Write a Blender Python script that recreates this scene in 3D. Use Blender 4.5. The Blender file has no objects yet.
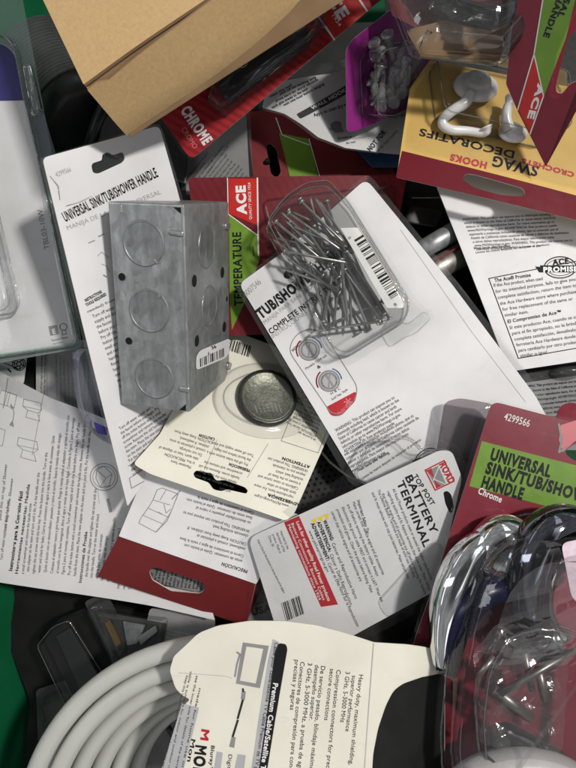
import bpy, bmesh, math, random
import numpy as np
from mathutils import Vector, Matrix
from mathutils.geometry import tessellate_polygon

random.seed(7)
SC = bpy.context.scene
COL = SC.collection
H = 0.340          # camera height above the pile's middle level, metres
F = 578.0          # focal length of the phone lens in photo pixels (576 x 768 frame)

# ------------------------------------------------------------------ camera
cd = bpy.data.cameras.new('camera')
cam = bpy.data.objects.new('camera', cd)
COL.objects.link(cam)
cam.location = (0, 0, H)
cd.sensor_fit = 'VERTICAL'
cd.sensor_height = 24.0
cd.lens = 24.0 * F / 768.0
cd.clip_start = 0.01
cd.clip_end = 50.0
SC.camera = cam

# ------------------------------------------------------------------ light
w = bpy.data.worlds.new('World')
SC.world = w
w.use_nodes = True
bg = w.node_tree.nodes['Background']
bg.inputs[1].default_value = 1.0
def invented_ceiling():
    # invented shop ceiling, added for fill and glints: dull panels, rows of strip lights, middle darkened for the person overhead, dim shelves round about
    N, L = w.node_tree.nodes, w.node_tree.links
    def mth(op, a, b=None, c=None):
        n = N.new('ShaderNodeMath'); n.operation = op
        for i, x in enumerate((a, b, c)):
            if x is None: continue
            if isinstance(x, (int, float)): n.inputs[i].default_value = x
            else: L.new(x, n.inputs[i])
        return n.outputs[0]
    tc = N.new('ShaderNodeTexCoord'); sp = N.new('ShaderNodeSeparateXYZ')
    L.new(tc.outputs['Generated'], sp.inputs[0])
    z = mth('MAXIMUM', sp.outputs[2], 0.06)
    u, v = mth('DIVIDE', sp.outputs[0], z), mth('DIVIDE', sp.outputs[1], z)
    band = mth('GREATER_THAN', mth('SINE', mth('MULTIPLY_ADD', u, 3.1, 0.5)), 0.86)
    seg = mth('GREATER_THAN', mth('SINE', mth('MULTIPLY_ADD', v, 4.3, 1.0)), -0.75)
    up = mth('GREATER_THAN', sp.outputs[2], 0.12)
    rad = mth('SQRT', mth('ADD', mth('MULTIPLY', u, u), mth('MULTIPLY', v, v)))
    mr = N.new('ShaderNodeMapRange'); mr.inputs[1].default_value = 0.35; mr.inputs[2].default_value = 0.6; L.new(rad, mr.inputs[0])
    lit = mth('MULTIPLY', mth('MULTIPLY', mth('MULTIPLY', band, seg), up), mr.outputs[0])
    ns = N.new('ShaderNodeTexNoise'); ns.inputs['Scale'].default_value = 5.0; L.new(tc.outputs['Generated'], ns.inputs['Vector'])
    base = mth('MULTIPLY', mth('MULTIPLY_ADD', ns.outputs['Fac'], 0.16, 0.02), mth('MULTIPLY_ADD', mr.outputs[0], 0.75, 0.25))
    tot = mth('MULTIPLY_ADD', lit, WORLD_STRIP, mth('MULTIPLY', base, WORLD_BASE))
    cb = N.new('ShaderNodeCombineXYZ'); 
    L.new(tot, cb.inputs[0]); L.new(tot, cb.inputs[1]); L.new(mth('MULTIPLY', tot, 1.02), cb.inputs[2])
    L.new(cb.outputs[0], bg.inputs[0])
WORLD_STRIP, WORLD_BASE = 1.1, 2.15
invented_ceiling()

def area(name, loc, target, sx, sy, power, color):
    l = bpy.data.lights.new(name, 'AREA')
    l.shape = 'RECTANGLE'; l.size = sx; l.size_y = sy
    l.energy = power; l.color = color
    o = bpy.data.objects.new(name, l)
    COL.objects.link(o)
    o.location = loc
    d = Vector(target) - Vector(loc)
    o.rotation_euler = d.to_track_quat('-Z', 'Y').to_euler()
    return o

area('ceiling_lamp', (0.90, 0.50, 1.55), (0, 0, 0), 0.14, 0.14, 26, (1.0, 0.965, 0.91))
area('fill_strip', (-1.7, 0.25, 1.5), (0, 0, 0), 0.35, 1.6, 8, (0.95, 0.98, 1.0))  # added fill lamp from the left, no fitting seen there

SC.view_settings.view_transform = 'Standard'
SC.view_settings.look = 'None'
SC.view_settings.exposure = 0.22
SC.view_settings.gamma = 1.0
SC.view_settings.use_curve_mapping = False
try:
    SC.cycles.transparent_max_bounces = 24
    SC.cycles.max_bounces = 10
    SC.cycles.caustics_refractive = False
    SC.cycles.caustics_reflective = False
    SC.cycles.sample_clamp_indirect = 4.0
except Exception:
    pass

# ------------------------------------------------------------------ materials
MATS = {}

def nodes(name):
    m = bpy.data.materials.new(name)
    m.use_nodes = True
    nt = m.node_tree
    return m, nt, nt.nodes, nt.links, nt.nodes['Principled BSDF']

def setp(b, **kw):
    for k, v in kw.items():
        if k in b.inputs:
            b.inputs[k].default_value = v

def coated(name, col, rough=0.45, var=0.06, scale=60.0, bump=0.05, spec=0.28, col2=None, scuff=0.0, stripes=None):
    """printed card: slight tone variation, scuffs in the gloss, soft bumps"""
    m, nt, N, L, b = nodes(name)
    tc = N.new('ShaderNodeTexCoord')
    n1 = N.new('ShaderNodeTexNoise'); n1.inputs['Scale'].default_value = scale; n1.inputs['Detail'].default_value = 6
    L.new(tc.outputs['Object'], n1.inputs['Vector'])
    mix = N.new('ShaderNodeMixRGB')
    c = Vector(col[:3])
    c2 = Vector(col2[:3]) if col2 else c * (1 - var * 2)
    mix.inputs[1].default_value = (*c, 1); mix.inputs[2].default_value = (*c2, 1)
    rp = N.new('ShaderNodeMapRange'); rp.inputs[1].default_value = 0.35; rp.inputs[2].default_value = 0.7
    L.new(n1.outputs['Fac'], rp.inputs[0]); L.new(rp.outputs[0], mix.inputs[0])
    out = mix.outputs[0]
    if stripes:
        wv = N.new('ShaderNodeTexWave'); wv.wave_type = 'BANDS'; wv.bands_direction = 'DIAGONAL'
        mp = N.new('ShaderNodeMapping'); mp.inputs['Rotation'].default_value = (0, 0, stripes[1])
        L.new(tc.outputs['Object'], mp.inputs['Vector']); L.new(mp.outputs[0], wv.inputs['Vector'])
        wv.inputs['Scale'].default_value = stripes[0]
        m2 = N.new('ShaderNodeMixRGB'); m2.blend_type = 'MULTIPLY'
        m2.inputs[2].default_value = (stripes[2], stripes[2], stripes[2], 1)
        ma = N.new('ShaderNodeMath'); ma.operation = 'GREATER_THAN'; ma.inputs[1].default_value = 0.5
        L.new(wv.outputs['Fac'], ma.inputs[0]); L.new(ma.outputs[0], m2.inputs[0])
        L.new(out, m2.inputs[1]); out = m2.outputs[0]
    if scuff:
        # rubbed streaks and specks where packages scrape each other
        n3 = N.new('ShaderNodeTexNoise'); n3.inputs['Scale'].default_value = 26; n3.inputs['Detail'].default_value = 10; n3.inputs['Roughness'].default_value = 0.72
        mp3 = N.new('ShaderNodeMapping'); mp3.inputs['Scale'].default_value = (1.0, 5.0, 1.0); mp3.inputs['Rotation'].default_value = (0, 0, 0.7)
        L.new(tc.outputs['Object'], mp3.inputs['Vector']); L.new(mp3.outputs[0], n3.inputs['Vector'])
        r3 = N.new('ShaderNodeMapRange'); r3.inputs[1].default_value = 0.60; r3.inputs[2].default_value = 0.74; r3.inputs[4].default_value = scuff
        L.new(n3.outputs['Fac'], r3.inputs[0])
        m3 = N.new('ShaderNodeMixRGB'); m3.inputs[2].default_value = (0.46, 0.45, 0.44, 1)
        L.new(r3.outputs[0], m3.inputs[0]); L.new(out, m3.inputs[1]); out = m3.outputs[0]
    L.new(out, b.inputs['Base Color'])
    n2 = N.new('ShaderNodeTexNoise'); n2.inputs['Scale'].default_value = scale * 5; n2.inputs['Detail'].default_value = 8
    L.new(tc.outputs['Object'], n2.inputs['Vector'])
    r2 = N.new('ShaderNodeMapRange'); r2.inputs[3].default_value = max(0.05, rough - 0.12); r2.inputs[4].default_value = rough + 0.15
    L.new(n2.outputs['Fac'], r2.inputs[0]); L.new(r2.outputs[0], b.inputs['Roughness'])
    setp(b, **{'Specular IOR Level': spec})
    bp = N.new('ShaderNodeBump'); bp.inputs['Strength'].default_value = bump; bp.inputs['Distance'].default_value = 0.002
    L.new(n1.outputs['Fac'], bp.inputs['Height']); L.new(bp.outputs[0], b.inputs['Normal'])
    return m

def clear(name, tint=(0.965, 0.97, 0.968), rough=0.06, haze=0.006, bump=0.10, scale=30.0, hcol=(0.8, 0.82, 0.82), gloss=0.45):
    """thin clear plastic: see-through, fresnel gloss, a little haze and crinkle"""
    m = bpy.data.materials.new(name); m.use_nodes = True
    nt = m.node_tree; N, L = nt.nodes, nt.links
    N.clear()
    o = N.new('ShaderNodeOutputMaterial')
    tr = N.new('ShaderNodeBsdfTransparent'); tr.inputs[0].default_value = (*tint, 1)
    gl = N.new('ShaderNodeBsdfGlossy'); gl.inputs['Roughness'].default_value = rough
    df = N.new('ShaderNodeBsdfDiffuse'); df.inputs[0].default_value = (*hcol, 1)
    fr = N.new('ShaderNodeFresnel'); fr.inputs['IOR'].default_value = 1.5
    tc = N.new('ShaderNodeTexCoord')
    ns = N.new('ShaderNodeTexNoise'); ns.inputs['Scale'].default_value = scale; ns.inputs['Detail'].default_value = 4
    ns.inputs['Distortion'].default_value = 0.6
    L.new(tc.outputs['Object'], ns.inputs['Vector'])
    bp = N.new('ShaderNodeBump'); bp.inputs['Strength'].default_value = bump; bp.inputs['Distance'].default_value = 0.004
    L.new(ns.outputs['Fac'], bp.inputs['Height'])
    L.new(bp.outputs[0], gl.inputs['Normal']); L.new(bp.outputs[0], fr.inputs['Normal'])
    m1 = N.new('ShaderNodeMixShader'); m1.inputs[0].default_value = haze
    L.new(tr.outputs[0], m1.inputs[1]); L.new(df.outputs[0], m1.inputs[2])
    m2 = N.new('ShaderNodeMixShader')
    mr = N.new('ShaderNodeMapRange'); mr.inputs[2].default_value = 0.8; mr.inputs[4].default_value = gloss
    L.new(fr.outputs[0], mr.inputs[0]); L.new(mr.outputs[0], m2.inputs[0]); L.new(m1.outputs[0], m2.inputs[1]); L.new(gl.outputs[0], m2.inputs[2])
    L.new(m2.outputs[0], o.inputs[0])
    return m

def metal(name, col, rough, var=0.25, scale=120.0, bump=0.05, metallic=1.0, streak=False):
    m, nt, N, L, b = nodes(name)
    tc = N.new('ShaderNodeTexCoord')
    vo = N.new('ShaderNodeTexVoronoi'); vo.inputs['Scale'].default_value = scale
    n1 = N.new('ShaderNodeTexNoise'); n1.inputs['Scale'].default_value = scale * 0.6; n1.inputs['Detail'].default_value = 8
    L.new(tc.outputs['Object'], vo.inputs['Vector']); L.new(tc.outputs['Object'], n1.inputs['Vector'])
    mx = N.new('ShaderNodeMixRGB'); mx.inputs[0].default_value = 0.45
    L.new(vo.outputs['Color'], mx.inputs[1]); L.new(n1.outputs['Fac'], mx.inputs[2])
    bw = N.new('ShaderNodeRGBToBW'); L.new(mx.outputs[0], bw.inputs[0])
    mix = N.new('ShaderNodeMixRGB')
    c = Vector(col)
    mix.inputs[1].default_value = (*(c * (1 - var)), 1); mix.inputs[2].default_value = (*(c * (1 + var * 0.6)), 1)
    L.new(bw.outputs[0], mix.inputs[0])
    outc = mix.outputs[0]
    if streak:
        # pale rubbed patches, drawn scratches and dull stains
        n3 = N.new('ShaderNodeTexNoise'); n3.inputs['Scale'].default_value = 38; n3.inputs['Detail'].default_value = 9; n3.inputs['Roughness'].default_value = 0.7
        mp3 = N.new('ShaderNodeMapping'); mp3.inputs['Scale'].default_value = (3.0, 0.8, 1.5); mp3.inputs['Rotation'].default_value = (0, 0, 0.5)
        L.new(tc.outputs['Object'], mp3.inputs['Vector']); L.new(mp3.outputs[0], n3.inputs['Vector'])
        cr3 = N.new('ShaderNodeValToRGB')
        e = cr3.color_ramp.elements
        e[0].position = 0.33; e[0].color = (0.72, 0.72, 0.72, 1); e[1].position = 0.70; e[1].color = (1.45, 1.45, 1.45, 1)
        e2 = cr3.color_ramp.elements.new(0.5); e2.color = (1, 1, 1, 1)
        L.new(n3.outputs['Fac'], cr3.inputs[0])
        m3 = N.new('ShaderNodeMixRGB'); m3.blend_type = 'MULTIPLY'; m3.inputs[0].default_value = 1.0
        L.new(outc, m3.inputs[1]); L.new(cr3.outputs[0], m3.inputs[2]); outc = m3.outputs[0]
    L.new(outc, b.inputs['Base Color'])
    r2 = N.new('ShaderNodeMapRange'); r2.inputs[3].default_value = max(0.03, rough * 0.75); r2.inputs[4].default_value = rough * 1.25
    L.new(bw.outputs[0], r2.inputs[0]); L.new(r2.outputs[0], b.inputs['Roughness'])
    setp(b, Metallic=metallic)
    if bump:
        bp = N.new('ShaderNodeBump'); bp.inputs['Strength'].default_value = bump; bp.inputs['Distance'].default_value = 0.001
        L.new(n1.outputs['Fac'], bp.inputs['Height']); L.new(bp.outputs[0], b.inputs['Normal'])
    return m

def kraft():
    m, nt, N, L, b = nodes('kraft_card')
    tc = N.new('ShaderNodeTexCoord')
    n1 = N.new('ShaderNodeTexNoise'); n1.inputs['Scale'].default_value = 700; n1.inputs['Detail'].default_value = 8
    n2 = N.new('ShaderNodeTexNoise'); n2.inputs['Scale'].default_value = 25; n2.inputs['Detail'].default_value = 5
    mp = N.new('ShaderNodeMapping'); mp.inputs['Scale'].default_value = (1, 0.8, 1)
    L.new(tc.outputs['Object'], mp.inputs['Vector'])
    L.new(mp.outputs[0], n1.inputs['Vector']); L.new(tc.outputs['Object'], n2.inputs['Vector'])
    cr = N.new('ShaderNodeValToRGB')
    cr.color_ramp.elements[0].position = 0.25; cr.color_ramp.elements[0].color = (0.435, 0.285, 0.135, 1)
    cr.color_ramp.elements[1].position = 0.75; cr.color_ramp.elements[1].color = (0.535, 0.365, 0.18, 1)
    ad = N.new('ShaderNodeMixRGB'); ad.inputs[0].default_value = 0.3
    L.new(n1.outputs['Fac'], ad.inputs[1]); L.new(n2.outputs['Fac'], ad.inputs[2])
    L.new(ad.outputs[0], cr.inputs[0]); L.new(cr.outputs[0], b.inputs['Base Color'])
    setp(b, Roughness=0.62, **{'Specular IOR Level': 0.25})
    bp = N.new('ShaderNodeBump'); bp.inputs['Strength'].default_value = 0.12; bp.inputs['Distance'].default_value = 0.0012
    L.new(ad.outputs[0], bp.inputs['Height']); L.new(bp.outputs[0], b.inputs['Normal'])
    return m

M = {
    'white': coated('white_card', (0.70, 0.69, 0.70), 0.5, 0.05, 28, 0.16, col2=(0.61, 0.60, 0.605), scuff=0.35),
    'paper': coated('printed_paper', (0.66, 0.645, 0.65), 0.7, 0.03, 22, 0.25, 0.2, col2=(0.57, 0.555, 0.56), scuff=0.25),
    'edge': coated('raw_card_edge', (0.62, 0.57, 0.50), 0.8, 0.1),
    'cream': coated('cream_card', (0.72, 0.695, 0.605), 0.55, 0.035, 28, 0.14, col2=(0.64, 0.615, 0.525), scuff=0.35),
    'greycard': coated('grey_card', (0.42, 0.41, 0.41), 0.5, 0.06),
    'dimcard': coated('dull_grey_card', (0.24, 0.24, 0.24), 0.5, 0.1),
    'red': coated('dark_red_card', (0.165, 0.010, 0.017), 0.45, 0.09, 35, 0.06, stripes=(95, 0.25, 0.86)),
    'redplain': coated('plain_dark_red_card', (0.185, 0.022, 0.025), 0.45, 0.09, 35, 0.08, scuff=0.05),
    'redpack': coated('muted_red_card', (0.215, 0.014, 0.031), 0.38, 0.09, 35, 0.08, scuff=0.07),
    'crimson': coated('crimson_card', (0.125, 0.002, 0.010), 0.5, 0.07, 35, 0.08, spec=0.15, scuff=0.03),
    'brightred': coated('bright_red_card', (0.42, 0.014, 0.022), 0.38, 0.08, 35, 0.05, stripes=(110, 0.2, 0.66)),
    'logored': coated('logo_red', (0.52, 0.022, 0.018), 0.38, 0.05),
    'lime': coated('lime_green_print', (0.165, 0.31, 0.032), 0.42, 0.10, 60, 0.05),
    'purple': coated('magenta_card', (0.23, 0.016, 0.17), 0.38, 0.08),
    'yellow': coated('golden_yellow_card', (0.60, 0.385, 0.10), 0.42, 0.05),
    'navy': coated('navy_print', (0.038, 0.032, 0.19), 0.4, 0.15),
    'ink': coated('black_ink', (0.016, 0.016, 0.017), 0.55, 0.1, spec=0.1),
    'fineink': coated('fine_print_ink', (0.035, 0.034, 0.035), 0.55, 0.1, spec=0.1),
    'greyink': coated('grey_ink', (0.26, 0.26, 0.265), 0.5, 0.08),
    'paleink': coated('pale_grey_ink', (0.42, 0.42, 0.43), 0.5, 0.08),
    'whiteink': coated('white_ink', (0.78, 0.77, 0.76), 0.5, 0.04),
    'pinkink': coated('pink_ink', (0.62, 0.18, 0.20), 0.5, 0.04),
    'redink': coated('red_ink', (0.46, 0.02, 0.03), 0.5, 0.06),
    'blueink': coated('blue_ink', (0.10, 0.25, 0.50), 0.5, 0.06),
    'navyink': coated('navy_ink', (0.014, 0.014, 0.034), 0.5, 0.06, spec=0.1),
    'warnyellow': coated('warning_yellow', (0.80, 0.60, 0.03), 0.5, 0.05),
    'slotshade': coated('slot_shade_grey', (0.20, 0.195, 0.195), 0.5, 0.1),  # shade below the slot put into the colour
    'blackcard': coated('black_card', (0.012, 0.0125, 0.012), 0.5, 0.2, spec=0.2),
    'blackplastic': coated('black_plastic', (0.018, 0.018, 0.019), 0.32, 0.15, 40, 0.1, 0.5),
    'darkplastic': coated('dark_grey_plastic', (0.05, 0.05, 0.05), 0.38, 0.2, 60, 0.12, 0.5),
    'rubber': coated('ribbed_black_rubber', (0.30, 0.30, 0.28), 0.42, 0.2, 60, 0.1, 0.4),
    'green': coated('green_bin_plastic', (0.003, 0.095, 0.036), 0.42, 0.12, 20, 0.2, 0.4),
    'cable': coated('off_white_cable_jacket', (0.47, 0.47, 0.435), 0.40, 0.05, 24, 0.10, 0.4, scuff=0.22),
    'hookwhite': coated('white_hook_plastic', (0.66, 0.645, 0.64), 0.24, 0.05, 60, 0.08, 0.6, col2=(0.58, 0.56, 0.56)),
    'pale': coated('pale_pink_sticker', (0.62, 0.47, 0.55), 0.4, 0.15, 260, 0.1, 0.5, col2=(0.72, 0.62, 0.68)),
    'blue': coated('blue_plastic', (0.03, 0.07, 0.16), 0.4, 0.1),
    'bluedark': coated('dark_blue_plastic', (0.005, 0.007, 0.034), 0.28, 0.1),
    'greenreflect': coated('green_reflection_paint', (0.01, 0.14, 0.07), 0.3, 0.1),
    'copper': metal('copper_metal', (0.45, 0.28, 0.10), 0.4),
    'galv': metal('galvanised_steel', (0.315, 0.33, 0.33), 0.40, 0.30, 260, 0.10, 0.6, streak=True),
    'galvdisc': metal('galvanised_steel_disc', (0.285, 0.30, 0.30), 0.38, 0.30, 260, 0.10, 0.65, streak=True),
    'galvdark': metal('galvanised_steel_groove', (0.27, 0.28, 0.285), 0.5, 0.1, 190, 0.0, 0.7),
    'hole': coated('dark_inside', (0.006, 0.006, 0.006), 0.8, 0.1),
    'nail': metal('bright_nail_steel', (0.38, 0.38, 0.37), 0.34, 0.25, 300, 0.05, 0.75),
    'chrome': metal('polished_chrome', (0.72, 0.73, 0.74), 0.06, 0.04, 30, 0.0, 1.0),
    'darkchrome': metal('dark_mirror_chrome', (0.16, 0.165, 0.19), 0.05, 0.05, 30, 0.0, 1.0),
    'smoked': metal('smoky_chrome', (0.045, 0.046, 0.052), 0.10, 0.15, 30, 0.0, 0.7),
    'rod': metal('dull_rod_metal', (0.34, 0.32, 0.29), 0.42, 0.15, 200, 0.0, 0.8),
    'cell': metal('tinted_cell_metal', (0.045, 0.047, 0.042), 0.30, 0.3, 500, 0.15, 0.6),
    'cellface': metal('tinted_cell_relief', (0.165, 0.17, 0.135), 0.40, 0.45, 900, 0.22, 0.5),
    'kraft': kraft(),
    'kraftpale': coated('kraft_scuff', (0.62, 0.45, 0.26), 0.7, 0.05),
    'kraftdark': coated('kraft_card_inside', (0.30, 0.19, 0.10), 0.8, 0.1),
    'clear': clear('clear_plastic'),
    'clearsoft': clear('scuffed_clear_plastic', (0.93, 0.935, 0.93), 0.14, 0.035, 0.18, 40),
    'clearcrinkle': clear('crinkled_clear_plastic', (0.95, 0.95, 0.955), 0.05, 0.02, 0.45, 34, gloss=0.8),
    'cleargreen': clear('greenish_clear_plastic', (0.72, 0.84, 0.80), 0.06, 0.22, 0.15, 30, (0.60, 0.72, 0.69)),
    'clearblue': clear('bluish_clear_plastic', (0.78, 0.80, 0.88), 0.08, 0.10, 0.4, 50, (0.62, 0.66, 0.80)),
    'cleardark': clear('smoked_clear_plastic', (0.40, 0.37, 0.39), 0.08, 0.03, 0.5, 50, (0.3, 0.3, 0.3)),
    'film': clear('wrinkled_film_plastic', (0.97, 0.97, 0.97), 0.10, 0.05, 0.4, 42, gloss=1.0),
    'bead': clear('moulded_plastic_bead', (0.88, 0.89, 0.89), 0.05, 0.08, 0.3, 60, (0.8, 0.82, 0.82), 1.0),
    'shellclear': clear('moulded_shell_plastic', (0.955, 0.955, 0.96), 0.035, 0.006, 0.22, 22, gloss=0.9),
    'hazyclear': clear('hazy_clear_plastic', (0.93, 0.93, 0.93), 0.06, 0.15, 0.6, 60, (0.75, 0.76, 0.78), 0.9),
    'clearpin': clear('clear_hook_plastic', (0.95, 0.94, 0.95), 0.06, 0.22, 0.6, 200, (0.8, 0.78, 0.8), 0.9),
}

# ------------------------------------------------------------------ geometry helpers
def ray(px, py):
    px = np.asarray(px, float); py = np.asarray(py, float)
    return np.stack([(px - 288.0) / F, -(py - 384.0) / F, -np.ones_like(px)], -1)

def P(px, py, z):
    """the point at height z (mm) that the photograph shows at pixel px, py"""
    d = H - z / 1000.0
    return Vector(((px - 288.0) / F * d, -(py - 384.0) / F * d, z / 1000.0))

def new_obj(name, me, mats, parent=None):
    o = bpy.data.objects.new(name, me)
    for m in (mats if isinstance(mats, (list, tuple)) else [mats]):
        me.materials.append(M[m] if isinstance(m, str) else m)
    COL.objects.link(o)
    if parent is not None:
        o.parent = parent
    return o

def tag(o, label, cat, group=None):
    o['label'] = label; o['category'] = cat
    if group: o['group'] = group
    return o

def smooth(me, on=True):
    me.polygons.foreach_set('use_smooth', [on] * len(me.polygons))

def rounded(pts, r, n=5):
    """round a polygon's corners; r one number or one per corner"""
    out = []
    k = len(pts)
    for i in range(k):
        p = np.array(pts[i], float); a = np.array(pts[i - 1], float); b = np.array(pts[(i + 1) % k], float)
        rr = r[i] if isinstance(r, (list, tuple)) else r
        da, db = a - p, b - p
        la, lb = np.linalg.norm(da), np.linalg.norm(db)
        t = min(rr, la * 0.48, lb * 0.48)
        if t < 0.3:
            out.append(tuple(p)); continue
        s, e = p + da / la * t, p + db / lb * t
        for j in range(n + 1):
            q = j / n
            out.append(tuple((1 - q) ** 2 * s + 2 * q * (1 - q) * p + q * q * e))
    return out

def ellipse(cx, cy, rx, ry, ang=0, n=28):
    c, s = math.cos(ang), math.sin(ang)
    return [(cx + rx * math.cos(t) * c - ry * math.sin(t) * s, cy + rx * math.cos(t) * s + ry * math.sin(t) * c)
            for t in [2 * math.pi * i / n for i in range(n)]]

# ---- letters: each glyph read once from Blender's built-in font
GLY = {}
_fo = bpy.data.curves.new('letter_source', 'FONT')
_fobj = bpy.data.objects.new('letter_source', _fo)
COL.objects.link(_fobj)

def _mesh_of(body, off):
    _fo.body = body; _fo.size = 1.0; _fo.offset = off; _fo.resolution_u = 3; _fo.fill_mode = 'FRONT'
    bpy.context.view_layer.update()
    dg = bpy.context.evaluated_depsgraph_get()
    me = bpy.data.meshes.new_from_object(_fobj.evaluated_get(dg))
    v = np.array([x.co[:2] for x in me.vertices], float).reshape(-1, 2)
    f = [tuple(p.vertices) for p in me.polygons]
    bpy.data.meshes.remove(me)
    return v, f

def _area(v, f):
    t = 0.0
    for p in f:
        q = v[list(p)]
        t += 0.5 * abs(np.dot(q[:, 0], np.roll(q[:, 1], -1)) - np.dot(q[:, 1], np.roll(q[:, 0], -1)))
    return t

def _fatten(v, f, off):
    ed = {}
    for p in f:
        q = v[list(p)]
        s = np.dot(q[:, 0], np.roll(q[:, 1], -1)) - np.dot(q[:, 1], np.roll(q[:, 0], -1))
        p = list(p) if s > 0 else list(reversed(p))
        for i in range(len(p)):
            e = (p[i], p[(i + 1) % len(p)])
            if (e[1], e[0]) in ed: del ed[(e[1], e[0])]
            else: ed[e] = 1
    nr = np.zeros_like(v)
    for i, j in ed:
        d = v[j] - v[i]; l = np.linalg.norm(d)
        if l < 1e-9: continue
        n = np.array([d[1], -d[0]]) / l
        nr[i] += n; nr[j] += n
    l = np.linalg.norm(nr, axis=1)
    nr[l > 1e-6] /= l[l > 1e-6][:, None]
    return v + nr * off, f

WT = {'light': -0.008, 'regular': 0.006, 'bold': 0.026, 'heavy': 0.052}
_base = {}
def glyph(c, wt):
    k = (c, wt)
    if k not in GLY:
        off = WT[wt]
        if wt not in _base:
            _base[wt] = _mesh_of('II', off)[0][:, 0].max()
        v, f = _mesh_of(c, off) if c != ' ' else (np.zeros((0, 2)), [])
        if len(v) and off:
            v0, f0 = _mesh_of(c, 0.0)
            if c in 'M®' or _area(v, f) < _area(v0, f0) * (1.0 if off > 0 else 0.6) or _area(v, f) > _area(v0, f0) * 3:
                v, f = _fatten(v0, f0, off)      # the font's own offset lost a stroke: widen the plain outline instead
        adv = _mesh_of('I' + c + 'I', off)[0][:, 0].max() - _base[wt]
        GLY[k] = (v, f, adv + max(0.0, off) * 1.5)
    return GLY[k]
_cap = {}
def capheight(wt):
    if wt not in _cap:
        _cap[wt] = _mesh_of('H', WT[wt])[0][:, 1].max()
    return _cap[wt]
def natural(s, wt):
    return sum(glyph(c, wt)[2] for c in s) / capheight(wt)      # in cap heights

SERIF = {c: [(x, y) for x in xs for y in ys] for c, (xs, ys) in {
    'W': ((0.03, 0.5, 0.95), (1,)), 'A': ((0.05, 0.95), (0,)), 'H': ((0.16, 0.84), (0, 1)), 'K': ((0.16, 0.9), (0, 1)),
    'R': ((0.18, 0.95), (0,)), 'T': ((0.5,), (0,)), 'I': ((0.5,), (0, 1)), 'F': ((0.2,), (0,)), 'D': ((0.16,), (0, 1)),
    'E': ((0.16,), (0, 1))}.items()}

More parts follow.
